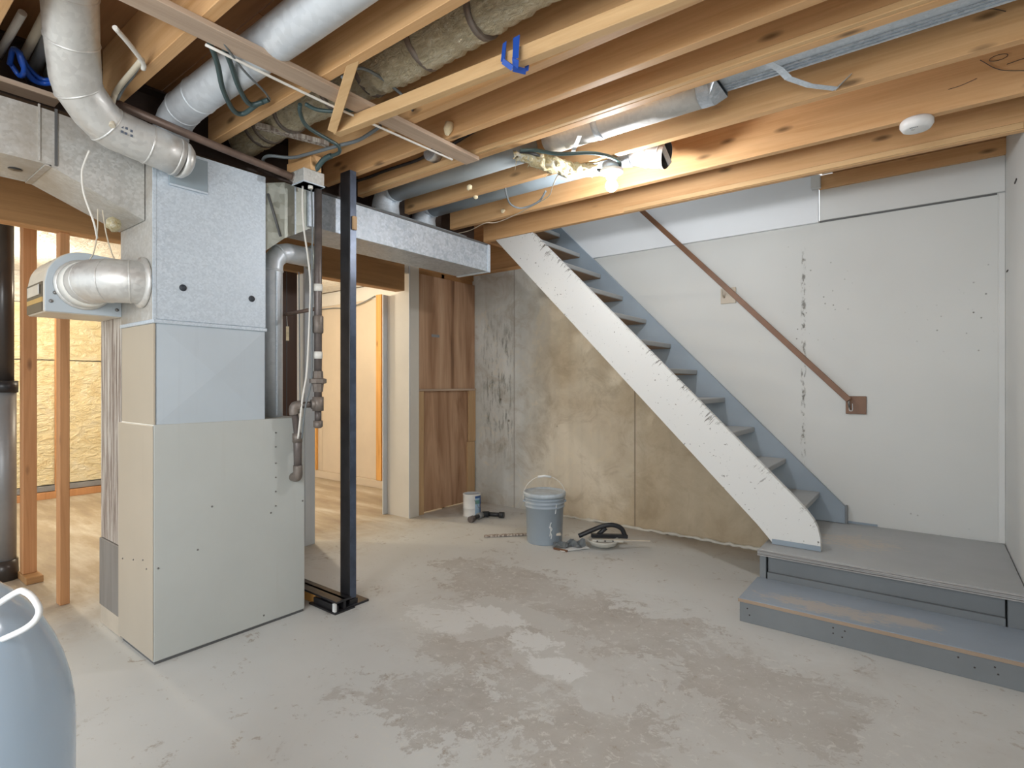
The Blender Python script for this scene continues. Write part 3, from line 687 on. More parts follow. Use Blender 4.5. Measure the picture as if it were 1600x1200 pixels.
for x, z in ((-2.90, 0.38), (-2.66, 0.42), (-2.62, 0.39), (-2.77, 0.40)):
    obj('screw', MB().lathe([(0, 0), (0.004, 0), (0.003, 0.003), (0, 0.0032)], n=8).xf(Matrix.Translation((x, 0.884, z)) @ Matrix.Rotation(math.pi / 2, 4, 'X')), 'screw', cab)
obj('burner_opening', MB().lathe([(0, 0), (0.024, 0), (0.024, 0.003), (0, 0.003)], n=16).xf(Matrix.Translation((-2.557, 1.518, 0.70)) @ Matrix.Rotation(math.pi / 2, 4, 'Y')), 'black', cab)
# coil case between cabinet and plenum, cross-broken faces
cc = MB()
def crossbreak(mb, axis, pos, a0, a1, z0, z1, out):
    am, zm = (a0 + a1) / 2, (z0 + z1) / 2
    mk = (lambda a, z, o: (pos + o, a, z)) if axis == 'x' else (lambda a, z, o: (a, pos + o, z))
    vs = [mb.b.verts.new(mk(*q)) for q in ((a0, z0, 0), (a1, z0, 0), (a1, z1, 0), (a0, z1, 0), (am, zm, out))]
    mb._tag([mb.b.faces.new([vs[i], vs[(i + 1) % 4], vs[4]]) for i in range(4)])
crossbreak(cc, 'x', -2.561, 0.900, 1.366, 1.0, 1.425, 0.016)
crossbreak(cc, 'y', 0.899, -2.930, -2.561, 1.0, 1.425, 0.0)
crossbreak(cc, 'x', -2.930, 0.897, 1.366, 1.0, 1.425, -0.002)
crossbreak(cc, 'y', 1.368, -2.930, -2.561, 1.0, 1.425, 0.002)
obj('coil_case', cc, ['trans'], fu, 'pale grey cross-creased sheet metal section')
obj('coil_case_side', B(-2.934, -2.5625, 0.8905, 0.8965, 1.0, 1.423), 'tan_side', fu)
obj('flange', MB().box(-2.940, -2.551, 0.884, 1.374, 1.424, 1.440, bev=0.002), 'galv', fu)
pl = obj('plenum', MB().box(-2.935, -2.556, 0.890, 1.370, 1.440, 2.175, bev=0.003), 'galv', fu, 'spangled galvanized plenum box')
obj('plenum_side', B(-2.934, -2.5565, 0.8865, 0.8897, 1.440, 2.17), 'galv_dirty', pl)
obj('corner_seam', B(-2.562, -2.5535, 0.885, 0.897, 1.440, 2.17), 'galv', pl)
for y, z in ((1.0, 1.585), (1.30, 1.575)):
    obj('plug', MB().lathe([(0, 0), (0.015, 0), (0.013, 0.005), (0, 0.006)], n=16).xf(Matrix.Translation((-2.556, y, z)) @ Matrix.Rotation(math.pi / 2, 4, 'Y')), 'plug', pl)
obj('takeoff_plate', B(-2.556, -2.551, 0.945, 1.10, 2.018, 2.16, bev=0.001), 'bluepipe', pl)
obj('plate_lip', B(-2.551, -2.546, 0.945, 1.10, 2.012, 2.020), 'galv', pl)

# weathered board leaning at the furnace side
wbd = thing('weathered_panel', 'tall narrow weathered board with flaking white paint beside the furnace', 'board', (-3.10, 0.91, 0))
obj('board', B(-3.235, -2.965, 0.895, 0.915, 0.42, 1.478, bev=0.002), 'weathered', wbd)
obj('return_grille', B(-3.24, -2.962, 0.889, 0.915, 0.09, 0.418, bev=0.003), 'oldplate', wbd, 'dull grey metal grille plate')
obj('kick_plate', B(-3.235, -2.962, 0.892, 0.915, 0.0, 0.088, bev=0.002), 'bracket', wbd)

# return air duct coming toward the camera
rd = thing('return_air_duct', 'stained galvanized rectangular duct at upper left, sloping down to the plenum', 'duct', (-2.79, 0.5, 1.97))
poly_ = [(-0.9, 2.0), (0.565, 2.0), (0.884, 1.862), (0.884, 2.19), (0.56, 2.205), (-0.9, 2.19)]
rdp = MB().prism(poly_, -2.94, -2.64, 'x', bev=0.002)
obj('duct_body', rdp, 'galv_dirty', rd)
obj('drive_cleat', B(-2.641, -2.634, 0.584, 0.592, 2.0, 2.215), 'seam', rd)
obj('drive_cleat', B(-2.641, -2.634, 0.535, 0.541, 2.005, 2.215), 'galv_dirty', rd)
obj('bottom_cleat', B(-2.94, -2.64, 0.556, 0.575, 1.993, 1.999), 'galv_dirty', rd)
obj('hole', MB().lathe([(0, 0), (0.022, 0), (0.022, -0.002), (0, -0.002)], (-2.80, 0.50, 1.9995), 12), 'black', rd)

# supply trunk duct leaving the plenum
sd = thing('supply_trunk_duct', 'long mottled galvanized duct running from the plenum to the back corner', 'duct', (-2.70, 2.3, 1.99))
obj('duct_body', MB().box(-2.86, -2.556, 1.60, 3.055, 1.99, 2.180, bev=0.002), 'galv_duct', sd)
obj('end_flange', B(-2.865, -2.550, 3.035, 3.064, 1.985, 2.186, bev=0.001), 'galv', sd)
obj('top_flange', B(-2.562, -2.548, 1.60, 3.03, 2.178, 2.188), 'seam', sd)
tr = MB()
A_ = [(-2.575, 1.371, 1.815), (-2.575, 1.371, 2.15), (-2.92, 1.371, 2.15), (-2.92, 1.371, 1.815)]
B_ = [(-2.545, 1.46, 1.895), (-2.545, 1.46, 2.172), (-2.90, 1.46, 2.172), (-2.90, 1.46, 1.895)]
C_ = [(-2.575, 1.62, 1.985), (-2.575, 1.62, 2.178), (-2.86, 1.62, 2.178), (-2.86, 1.62, 1.985)]
R = [[tr.b.verts.new(p) for p in q] for q in (A_, B_, C_)]
for i in range(2):
    for k in range(4): tr.b.faces.new([R[i][k], R[i][(k + 1) % 4], R[i + 1][(k + 1) % 4], R[i + 1][k]])
tr.b.faces.new(R[0][::-1]); tr.b.faces.new(R[2])
obj('transition', tr, 'galv_side', sd, 'greenish tapering transition piece')
obj('crease', B(-2.572, -2.556, 1.515, 1.528, 1.93, 2.17), 'galv', sd)
obj('crease', MB().tube([(-2.566, 1.385, 2.10), (-2.548, 1.44, 1.90)], 0.006, 6), 'seam', sd)

# silver flue pipe out of the furnace
fl = thing('flue_pipe', 'shiny silver vent pipe elbowing behind the furnace top', 'pipe', (-2.72, 1.49, 1.0))
pth = [(-2.72, 1.49, 1.001), (-2.72, 1.49, 1.76), (-2.72, 1.497, 1.81), (-2.72, 1.53, 1.855), (-2.72, 1.575, 1.868), (-2.72, 1.72, 1.868)]
fm = MB().tube(pth, 0.052, 24)
for q in (1, 3): ring(fm, pth[q], Vector(pth[q + 1]) - Vector(pth[q - 1]), 0.052)
obj('pipe_run', fm, 'pipe_silver', fl)
obj('seam_strip', B(-2.672, -2.664, 1.482, 1.49, 1.01, 1.75), 'galv', fl)
obj('collar', MB().lathe([(0.05, 0), (0.068, 0), (0.068, 0.004), (0.053, 0.006), (0.053, 0.02)], n=24).xf(Matrix.Translation((-2.72, 1.715, 1.868)) @ Matrix.Rotation(math.pi / 2, 4, 'X')), 'galv_side', fl)

# humidifier with bypass pipe
hu = thing('humidifier', 'domed bypass humidifier with pale blue-grey face hanging left of the plenum', 'humidifier', (-3.05, 0.75, 1.47))
arch = [(0.612, 1.472), (0.888, 1.472), (0.888, 1.738)]
for k in range(9):
    a = math.radians(78 + k * 11.5); arch.append((0.755 + 0.143 * math.cos(a), 1.60 + 0.145 * math.sin(a)))
arch[-1] = (0.612, 1.60)
hub = MB().prism(arch, -3.20, -2.93, 'x', bev=0.006)
obj('housing', hub, 'cream', hu)
obj('face_plate', MB().prism([(y + (0.003 if y < 0.7 else -0.002), z + (0.003 if z < 1.5 else -0.003)) for y, z in arch], -2.9295, -2.922, 'x', bev=0.002), 'trans', hu)
obj('label', B(-3.19, -2.94, 0.6085, 0.6115, 1.535, 1.60), 'darklabel', hu)
obj('label', B(-3.19, -2.94, 0.6085, 0.6115, 1.515, 1.535), 'amber', hu, 'amber stripe')
obj('label', B(-3.19, -2.94, 0.6085, 0.6115, 1.476, 1.514), 'darklabel', hu)
obj('label_window', B(-3.17, -2.97, 0.606, 0.6085, 1.548, 1.592, bev=0.001), 'cream', hu)
obj('latch', B(-2.975, -2.965, 0.602, 0.606, 1.55, 1.59, bev=0.001), 'pipe_galv', hu)
for y, z in ((0.648, 1.555), (0.635, 1.518), (0.868, 1.505)):
    obj('face_screw', MB().lathe([(0, 0), (0.008, 0), (0.006, 0.005), (0, 0.006)], n=10).xf(Matrix.Translation((-2.922, y, z)) @ Matrix.Rotation(math.pi / 2, 4, 'Y')), 'screw', hu)
bp = thing('bypass_pipe', 'short galvanized elbow pipe from humidifier face to plenum side', 'pipe', (-2.8, 0.76, 1.52))
pb = [(-2.921, 0.745, 1.60), (-2.865, 0.745, 1.60)]
obj('collar', MB().tube([(-2.921, 0.748, 1.60), (-2.912, 0.748, 1.60), (-2.905, 0.748, 1.60)], [0.108, 0.108, 0.100], 28), 'pipe_galv', bp)
obj('white_collar', MB().tube([(-2.905, 0.748, 1.60), (-2.84, 0.752, 1.60)], [0.100, 0.094], 28), 'tape', bp)
e = [(-2.845, 0.745, 1.60), (-2.79, 0.748, 1.60), (-2.75, 0.758, 1.60), (-2.715, 0.78, 1.60), (-2.69, 0.81, 1.60), (-2.675, 0.84, 1.601), (-2.67, 0.87, 1.602), (-2.67, 0.886, 1.602)]
em = MB().tube(spline(e, 3), 0.090, 28)
for q in (1, 3, 5): ring(em, e[q], Vector(e[q + 1]) - Vector(e[q - 1]), 0.090, 0.004, 0.0025)
obj('elbow', em, 'pipe_galv', bp)
obj('plenum_flange', MB().tube([(-2.67, 0.868, 1.602), (-2.67, 0.876, 1.602), (-2.67, 0.885, 1.602)], [0.092, 0.108, 0.108], 28), 'pipe_galv', bp)

# round warm-air pipe with elbow in front of the plenum
rp = thing('round_duct_pipe', 'large stained galvanized round pipe elbowing down to the plenum front', 'pipe', (-2.47, 0.8, 2.03))
P1 = [(-2.05, 0.49, 2.50), (-2.18, 0.52, 2.43), (-2.30, 0.555, 2.335), (-2.400, 0.590, 2.250), (-2.425, 0.604, 2.228), (-2.455, 0.660, 2.175), (-2.468, 0.70, 2.150), (-2.474, 0.73, 2.142), (-2.476, 0.80, 2.132), (-2.478, 0.88, 2.122), (-2.48, 0.955, 2.110)]
pm_ = MB().tube(P1, 0.077, 28)
for q in (1, 2, 4, 6): ring(pm_, P1[q], Vector(P1[q + 1]) - Vector(P1[q - 1]), 0.077, 0.004, 0.003)
for q in (0.25, 0.9):
    c_ = Vector(P1[8]).lerp(Vector(P1[10]), q); ring(pm_, c_, Vector(P1[10]) - Vector(P1[8]), 0.077, 0.004, 0.0025)
obj('pipe_run', pm_, 'pipe_galv', rp)
obj('end_collar', MB().tube([(-2.479, 0.955, 2.107), (-2.48, 0.975, 2.106), (-2.482, 0.99, 2.105)], [0.0765, 0.074, 0.060], 28), 'pipe_galv', rp)
stp = MB()
for dy, dz in ((0, 0), (0.014, 0.0), (0, -0.018), (0.012, -0.02), (0.03, -0.004), (0.03, -0.022)):
    stp.beam((-2.3975, 0.725 + dy, 2.132 + dz), (-2.3975, 0.733 + dy, 2.1315 + dz), 0.001, 0.009)
obj('ink_stamp', stp, 'stamp', rp)

# upper left galvanized pipe in joist bay
gp = thing('joist_bay_pipe', 'wide galvanized pipe in the second joist bay, elbow into the plenum top', 'pipe', (-2.3, 0.98, 2.27))
P2 = [(0.30, 1.0, 2.385), (-1.7, 0.99, 2.352), (-2.35, 0.98, 2.340), (-2.50, 0.98, 2.333), (-2.58, 0.98, 2.31), (-2.635, 0.98, 2.26), (-2.655, 0.98, 2.20), (-2.655, 0.98, 2.177)]
gm = MB().tube(P2, 0.070, 28)
for q in (2, 3, 5): ring(gm, P2[q], Vector(P2[q + 1]) - Vector(P2[q - 1]), 0.070, 0.006, 0.003)
obj('pipe_run', gm, 'pipe_silver', gp)

# insulated flexible duct
fd = thing('flexible_duct', 'crinkled foil flexible duct bound with dark bands', 'duct', (-1.8, 1.40, 2.35))
mb = MB(); path = []; rad = []
for i in range(150):
    t = i / 149; x = -2.80 + t * 3.1
    path.append((x, 1.395 + 0.015 * math.sin(x * 3), 2.430 + 0.006 * math.sin(x * 5))); rad.append(0.082 + 0.0045 * math.sin(i * 2.1) + random.uniform(-0.003, 0.003))
mb.tube(path, rad, 26)
for v in mb.b.verts: v.co += Vector((random.uniform(-1, 1), random.uniform(-1, 1), random.uniform(-1, 1))) * 0.0028
obj('flex_body', mb, 'foil', fd)
for x in (-2.62, -2.55, -2.36, -2.02, -1.80, -1.50, -1.20, -0.8):
    obj('binding_band', MB().tube([(x - 0.011, 1.395 + 0.015 * math.sin(x * 3), 2.430 + 0.006 * math.sin(x * 5)), (x + 0.011, 1.395 + 0.015 * math.sin(x * 3), 2.430)], 0.0885, 26), 'fitting', fd)

# round pipes in the joist bays to the right
def baypipe(name, label, y, z, x0, x1, mat, boot=True):
    t = thing(name, label, 'pipe', ((x0 + x1) / 2, y, z - 0.076))
    m = MB().tube([(x0, y, z), (x1, y, z)], 0.076, 28); obj('pipe_run', m, mat, t)
    if boot:
        bt = MB().tube([(x0 + 0.02, y, z), (x0 - 0.02, y, z), (x0 - 0.055, y, z - 0.02), (x0 - 0.08, y, z - 0.07), (x0 - 0.085, y, z - 0.14), (x0 - 0.085, y, 2.183)], [0.079, 0.079, 0.080, 0.083, 0.09, 0.095], 24)
        obj('boot', bt, 'galv', t, 'bright galvanized boot into the duct')
    return t
p1 = baypipe('grey_round_pipe', 'grey round pipe in the joist bay left of the loose insulation', 2.255, 2.387, -2.66, -1.62, 'greypipe')
p2 = baypipe('blue_grey_round_pipe', 'blue grey round pipe ending in an open damper collar by the bulb', 2.675, 2.412, -2.76, -1.30, 'bluepipe')
E2 = [(-1.30, 2.675, 2.412), (-1.24, 2.677, 2.402), (-1.16, 2.680, 2.365), (-1.065, 2.685, 2.338)]
dp = MB().tube([E2[0], E2[1]], 0.080, 28)
obj('crimp_collar', dp, 'galv', p2)
m_ = MB().tube([E2[1], E2[2], E2[3]], [0.072, 0.068, 0.068], 28, cap=False)
ring(m_, E2[2], Vector(E2[3]) - Vector(E2[1]), 0.068); ring(m_, (-1.09, 2.684, 2.345), (1, 0, -0.3), 0.068, 0.004, 0.002)
obj('open_collar', m_, 'pipe_galv', p2, 'bright galvanized collar, open at the end')
obj('inner_liner', MB().tube([E2[1], E2[2], E2[3]], 0.0655, 28, cap=False), 'seam', p2)
obj('damper_blade', MB().beam((-1.07, 2.632, 2.372), (-1.07, 2.742, 2.312), 0.004, 0.030, up=(0.35, 0, 1)), 'galv', p2)
p3 = thing('galvanized_bay_duct', 'long galvanized pipe between joists above the bulb, becoming a flat ribbed duct', 'duct', (-0.9, 2.26, 2.31))
obj('pipe_run', MB().tube([(-1.50, 2.25, 2.40), (-1.44, 2.255, 2.388), (-0.95, 2.255, 2.387), (-0.745, 2.255, 2.387)], [0.070, 0.076, 0.076, 0.076], 28), 'pipe_galv', p3)
obj('elbow_collar', MB().tube([(-1.23, 2.255, 2.388), (-1.20, 2.255, 2.388)], 0.0785, 28), 'galv', p3)
ad = MB()
def stad(mb, x, pts): return [mb.b.verts.new((x, 2.255 + a, 2.387 + c)) for a, c in pts]
cir = [(0.077 * math.cos(2 * math.pi * k / 24 + math.pi / 24), 0.077 * math.sin(2 * math.pi * k / 24 + math.pi / 24)) for k in range(24)]
rec = [(max(-0.12, min(0.045, 0.20 * math.cos(2 * math.pi * k / 24 + math.pi / 24))), max(-0.045, min(0.055, 0.1 * math.sin(2 * math.pi * k / 24 + math.pi / 24)))) for k in range(24)]
r0 = stad(ad, -0.75, cir); r1 = stad(ad, -0.70, cir); r2 = stad(ad, -0.655, rec)
for a, c in ((r0, r1), (r1, r2)):
    for k in range(24): ad.b.faces.new([a[k], a[(k + 1) % 24], c[(k + 1) % 24], c[k]])
obj('adapter', ad, 'galv_duct', p3)
fdm = MB().box(-0.66, 0.33, 2.10, 2.300, 2.362, 2.452, bev=0.004)
obj('flat_duct', fdm, 'galv', p3)
for y in (2.235, 2.255, 2.275): obj('rib', B(-0.65, 0.33, y, y + 0.006, 2.357, 2.3625, bev=0.001), 'galv_duct', p3)
hs = MB(); hp = [(-0.47, 2.118, 2.335), (-0.44, 2.20, 2.333), (-0.42, 2.25, 2.315), (-0.36, 2.32, 2.298), (-0.285, 2.41, 2.300), (-0.24, 2.428, 2.345)]
for a, c in zip(hp[:-1], hp[1:]): hs.beam(a, c, 0.030, 0.0015, up=(0.1, 0, 1))
single('hanger_strap', hs, 'galv', 'thin metal strap hanging under the flat duct', 'strap')
single('hanger_strap', MB().beam((-1.262, 2.15, 2.298), (-1.385, 2.29, 2.298), 0.02, 0.002), 'white', 'short white strap under the pipe left of the bulb', 'strap')

# ================================================================== loose lumber at ceiling
single('strapping_board', B(-1.862, -1.772, -0.4, 2.045, 2.279, 2.298, bev=0.002), 'pale_y', 'long weathered strapping board nailed across the undersides of the joists', 'board')
single('loose_stud', MB().beam((-2.005, 1.385, 2.252), (0.30, 1.540, 2.252), 0.038, 0.050, bev=0.003), 'pale_x', 'pale two by two hung below the joists parallel to them', 'lumber')
single('hanger_block', MB().beam((-1.590, 1.175, 2.318), (-1.985, 1.352, 2.236), 0.028, 0.036, up=(1, -1, 0.4), bev=0.002), 'pale_x', 'short slanting wooden hanger at the end of the two by two', 'lumber')
single('ledge_board', B(-2.80, -2.71, -0.6, 0.62, 2.285, 2.305, bev=0.002), 'pale_y', 'thin beige board lying over the return duct at upper left', 'board')
single('bay_cleat', MB().beam((-2.47, 1.275, 2.365), (-2.32, 1.56, 2.335), 0.035, 0.02), 'weathered', 'short grey cleat beneath the foil duct', 'lumber')
single('wood_block', B(-2.62, -2.405, 1.515, 1.575, 2.222, 2.299, bev=0.002), 'joist', 'small wood block above the square junction box', 'block')

# ================================================================== gas piping
gh = thing('gas_line', 'brown iron pipe running over the plenum top edge', 'pipe', (-2.5, 1.1, 2.2))
obj('pipe_run', MB().tube([(-2.51, 0.72, 2.262), (-2.50, 1.09, 2.222), (-2.50, 1.44, 2.196), (-2.498, 1.535, 2.188)], 0.017, 12), 'gas_brown', gh)
obj('coupling', MB().tube([(-2.50, 1.47, 2.194), (-2.498, 1.53, 2.189)], 0.023, 12), 'fitting', gh)
gv = thing('gas_drop', 'vertical iron gas pipe with union, tee and capped drip leg', 'pipe', (-2.45, 1.585, 0.945))
X0, Y0 = -2.45, 1.585
obj('pipe_run', MB().tube([(X0, Y0, 2.19), (X0, Y0, 1.08)], 0.0185, 14), 'gas', gv)
obj('coupling', MB().tube([(X0, Y0, 1.515), (X0, Y0, 1.51), (X0, Y0, 1.43), (X0, Y0, 1.425)], [0.021, 0.026, 0.026, 0.021], 14), 'fitting', gv)
um = MB().tube([(X0, Y0, 1.235), (X0, Y0, 1.20), (X0, Y0, 1.195), (X0, Y0, 1.175), (X0, Y0, 1.17), (X0, Y0, 1.13)], [0.024, 0.026, 0.042, 0.042, 0.028, 0.024], 8, smooth=False)
obj('union', um, 'fitting', gv)
for z in (1.655, 1.315): obj('tape_wrap', MB().tube([(X0, Y0, z - 0.018), (X0, Y0, z + 0.018)], 0.0215, 14), 'tape', gv)
obj('tee', MB().tube([(X0, Y0, 1.105), (X0, Y0, 1.035)], 0.027, 14).tube([(X0, Y0, 1.07), (-2.462, 1.553, 1.068)], 0.024, 14), 'fitting', gv)
obj('drip_leg', MB().tube([(X0, Y0, 1.04), (X0, Y0, 0.975)], 0.0165, 12), 'gas', gv)
obj('cap', MB().tube([(X0, Y0, 0.985), (X0, Y0, 0.955), (X0, Y0, 0.948)], [0.023, 0.023, 0.014], 12), 'fitting', gv)
gb = thing('gas_branch', 'short iron pipe branch elbowing down into the furnace front', 'pipe', (-2.49, 1.51, 0.70))
obj('nipple', MB().tube([(-2.462, 1.553, 1.068), (-2.492, 1.50, 1.062)], 0.0155, 12), 'gas', gb)
obj('elbow', MB().tube(spline([(-2.485, 1.515, 1.064), (-2.497, 1.487, 1.060), (-2.50, 1.483, 1.035), (-2.50, 1.486, 1.02)], 4), 0.0235, 14), 'fitting', gb)
obj('pipe_run', MB().tube([(-2.50, 1.486, 1.04), (-2.50, 1.503, 0.905), (-2.50, 1.503, 0.90), (-2.502, 1.505, 0.76)], [0.0165, 0.0165, 0.021, 0.019], 12), 'gas', gb)
obj('coupling', MB().tube([(-2.50, 1.501, 0.925), (-2.50, 1.502, 0.88)], 0.0235, 12), 'fitting', gb)
obj('elbow', MB().tube(spline([(-2.502, 1.505, 0.765), (-2.503, 1.506, 0.72), (-2.515, 1.508, 0.703), (-2.556, 1.512, 0.70)], 4), 0.022, 14), 'fitting', gb)
single('water_line', MB().tube([(-2.70, 1.548, 1.537), (-2.58, 1.572, 1.545), (-2.46, 1.60, 1.556)], 0.010, 10), 'gas_brown', 'thin brown horizontal tube between silver flue and gas pipe', 'pipe')
tg = thing('paper_tag', 'small yellowed paper tag hanging beside the silver flue', 'tag', (-2.70, 1.565, 1.44))
obj('tag', B(-2.702, -2.700, 1.558, 1.574, 1.40, 1.475), 'foam', tg)
obj('string', MB().tube([(-2.701, 1.566, 1.475), (-2.700, 1.560, 1.535)], 0.001, 5), 'whitecable', tg)

# junction boxes
jb = thing('junction_box', 'square galvanized junction box at the top of the gas pipe', 'junction box', (-2.45, 1.545, 2.15))
obj('box_body', B(-2.50, -2.40, 1.475, 1.588, 2.150, 2.219, bev=0.002), 'galv_dirty', jb)
obj('cover_lip', B(-2.503, -2.397, 1.472, 1.591, 2.150, 2.156, bev=0.001), 'galv', jb)
obj('connector', MB().tube([(-2.43, 1.53, 2.15), (-2.43, 1.53, 2.135)], 0.012, 10), 'tape', jb)
rb = thing('round_junction_box', 'round grey metal box on a joist side below the strapping board', 'junction box', (-2.06, 2.0, 2.37))
rm = MB().lathe([(0, 0), (0.043, 0), (0.043, -0.042), (0.040, -0.046), (0, -0.046)], n=20).xf(Matrix.Translation((-2.06, 1.967, 2.378)) @ Matrix.Rotation(-math.pi / 2 + math.pi, 4, 'X'))
for v in rm.b.verts: pass
obj('box_body', MB().tube([(-2.06, 2.0335, 2.375), (-2.06, 1.985, 2.375), (-2.06, 1.982, 2.375)], [0.044, 0.044, 0.041], 20), 'pipe_galv', rb); rm.b.free()
obj('cover', MB().tube([(-2.06, 1.982, 2.375), (-2.06, 1.979, 2.375)], 0.042, 20), 'galv', rb)

# cables
cable([(-2.72, 2.02, 2.386), (-2.60, 2.018, 2.380), (-2.47, 2.02, 2.384), (-2.30, 2.017, 2.378), (-2.18, 2.015, 2.375), (-2.10, 2.0, 2.376)], 0.0085, 'blackcable', 'black armoured cable from the left to the round metal box')
cable([(-2.02, 2.0, 2.372), (-1.96, 2.01, 2.382), (-1.85, 2.02, 2.408), (-1.72, 2.02, 2.43)], 0.0085, 'blackcable', 'black cable leaving the round metal box to the right')
cable([(-2.66, 1.43, 2.27), (-2.64, 1.40, 2.287), (-2.58, 1.40, 2.293), (-2.50, 1.47, 2.287), (-2.40, 1.50, 2.290), (-2.20, 1.535, 2.290), (-2.09, 1.555, 2.290), (-1.98, 1.546, 2.292), (-1.90, 1.535, 2.295)], 0.008, 'greycable', 'grey brown cable running along the joist undersides toward the strapping board')
cable([(-2.02, 1.225, 2.30), (-2.06, 1.25, 2.288), (-2.135, 1.328, 2.283), (-2.176, 1.45, 2.286), (-2.192, 1.522, 2.283), (-2.247, 1.567, 2.280), (-2.33, 1.575, 2.285)], 0.0085, 'greencable', 'grey green cable looping from the foil duct to the hanging knot')
cable([(-2.32, 1.575, 2.287), (-2.37, 1.56, 2.27), (-2.42, 1.548, 2.225), (-2.425, 1.546, 2.215)], 0.013, 'greencable', 'short green cable entering the square junction box')
cable([(-2.0, 1.235, 2.30), (-1.98, 1.28, 2.288), (-1.93, 1.33, 2.287), (-1.86, 1.40, 2.30)], 0.008, 'greencable', 'grey green cable across the foil duct behind the hanger')
cable([(-1.83, 0.78, 2.295), (-1.95, 0.87, 2.28), (-2.08, 0.95, 2.262), (-2.19, 1.04, 2.255), (-2.20, 1.085, 2.262), (-2.12, 1.10, 2.28), (-2.07, 1.12, 2.292)], 0.0095, 'greencable', 'lower green cable loop hanging in front of the galvanized pipe')
cable([(-1.80, 0.80, 2.295), (-1.92, 0.90, 2.285), (-2.04, 0.99, 2.272), (-2.12, 1.07, 2.27), (-2.09, 1.11, 2.285)], 0.0095, 'greencable', 'upper green cable loop in front of the galvanized pipe')
cable([(-1.79, 0.79, 2.29), (-1.9, 0.93, 2.27), (-1.98, 1.05, 2.27), (-2.06, 1.12, 2.29)], 0.004, 'greycable', 'thin grey wire beside the green cable loops')
cable([(-1.872, 0.80, 2.275), (-1.876, 1.20, 2.270), (-1.873, 1.60, 2.273), (-1.868, 1.95, 2.276)], 0.005, 'whitecable', 'white cord stretched along the strapping board')
cable([(-2.04, 0.60, 2.295), (-2.10, 0.66, 2.292), (-2.175, 0.722, 2.290), (-2.21, 0.735, 2.285)], 0.008, 'whitecable', 'white cable dropping from the joists at the top edge')
cable([(-2.17, 0.718, 2.296), (-2.28, 0.722, 2.293), (-2.40, 0.725, 2.288), (-2.46, 0.722, 2.265), (-2.43, 0.705, 2.20), (-2.39, 0.695, 2.12)], 0.010, 'beigecable', 'beige cable curving down over the round pipe elbow')
cable([(-2.12, 0.66, 2.31), (-2.18, 0.715, 2.297), (-2.30, 0.735, 2.298), (-2.42, 0.74, 2.29), (-2.47, 0.735, 2.26)], 0.006, 'greycable', 'grey cable beside the beige one at the joist')
cable([(-2.50, 0.655, 2.045), (-2.52, 0.645, 2.0), (-2.53, 0.640, 1.96), (-2.55, 0.652, 1.89), (-2.58, 0.69, 1.80), (-2.63, 0.715, 1.75)], 0.0035, 'whitecable', 'thin white thermostat wire hanging in front of the sloping duct')
cable([(-2.64, 0.72, 1.87), (-2.72, 0.74, 1.80), (-2.80, 0.75, 1.73), (-2.86, 0.75, 1.70)], 0.0025, 'beigecable', 'left fine wire down to the humidifier pipe')
cable([(-2.64, 0.735, 1.87), (-2.70, 0.765, 1.79), (-2.75, 0.80, 1.72), (-2.76, 0.82, 1.69)], 0.0025, 'beigecable', 'right fine wire down to the humidifier pipe')
cable([(-2.465, 1.51, 2.15), (-2.46, 1.505, 2.05), (-2.458, 1.51, 1.95), (-2.46, 1.535, 1.80), (-2.46, 1.548, 1.65), (-2.462, 1.540, 1.40), (-2.465, 1.53, 1.22), (-2.468, 1.51, 1.10), (-2.47, 1.497, 0.98), (-2.475, 1.49, 0.90)], 0.005, 'whitecable', 'cream armoured cable running down beside the gas pipe')
cable([(-2.43, 1.535, 2.14), (-2.428, 1.54, 1.95), (-2.44, 1.545, 1.80), (-2.45, 1.550, 1.5), (-2.452, 1.550, 1.2), (-2.46, 1.52, 1.05), (-2.465, 1.505, 0.9)], 0.004, 'greycable', 'thin grey wire running down beside the gas pipe')
cable([(-2.60, 1.57, 1.75), (-2.59, 1.568, 1.4), (-2.585, 1.566, 1.2), (-2.57, 1.558, 1.10), (-2.55, 1.545, 1.02)], 0.003, 'greycable', 'loose grey wire on the drywall strip by the gas pipe')
cable([(-1.56, 2.10, 2.292), (-1.50, 2.13, 2.288), (-1.43, 2.23, 2.285), (-1.31, 2.31, 2.286), (-1.255, 2.40, 2.288), (-1.24, 2.50, 2.288), (-1.255, 2.54, 2.272)], 0.009, 'greencable', 'dark cable arching from the joist to the bulb holder')
cable([(-1.58, 2.12, 2.30), (-1.535, 2.16, 2.292), (-1.50, 2.30, 2.288), (-1.47, 2.42, 2.285), (-1.42, 2.48, 2.284), (-1.35, 2.54, 2.282)], 0.0085, 'blackcable', 'dark cable through the loose insulation to the bulb holder')
cable([(-1.60, 2.14, 2.30), (-1.53, 2.26, 2.276), (-1.50, 2.40, 2.268), (-1.45, 2.50, 2.263), (-1.36, 2.55, 2.266)], 0.005, 'greycable', 'thin grey cable below the loose insulation')
cable([(-1.947, 2.47, 2.32), (-1.975, 2.52, 2.285), (-2.02, 2.62, 2.262), (-2.01, 2.72, 2.262), (-1.90, 2.74, 2.285), (-1.83, 2.72, 2.33)], 0.006, 'greycable', 'drooping loop of grey cable under the blue grey pipe')
cable([(-2.83, 3.02, 2.30), (-2.803, 2.985, 2.295), (-2.66, 2.968, 2.292), (-2.464, 2.90, 2.292), (-2.393, 2.936, 2.293), (-2.209, 2.885, 2.29), (-1.995, 2.80, 2.29), (-1.80, 2.70, 2.285), (-1.70, 2.59, 2.285), (-1.60, 2.48, 2.285), (-1.55, 2.44, 2.285)], 0.003, 'beigecable', 'thin white wire wandering along the lowest joists')
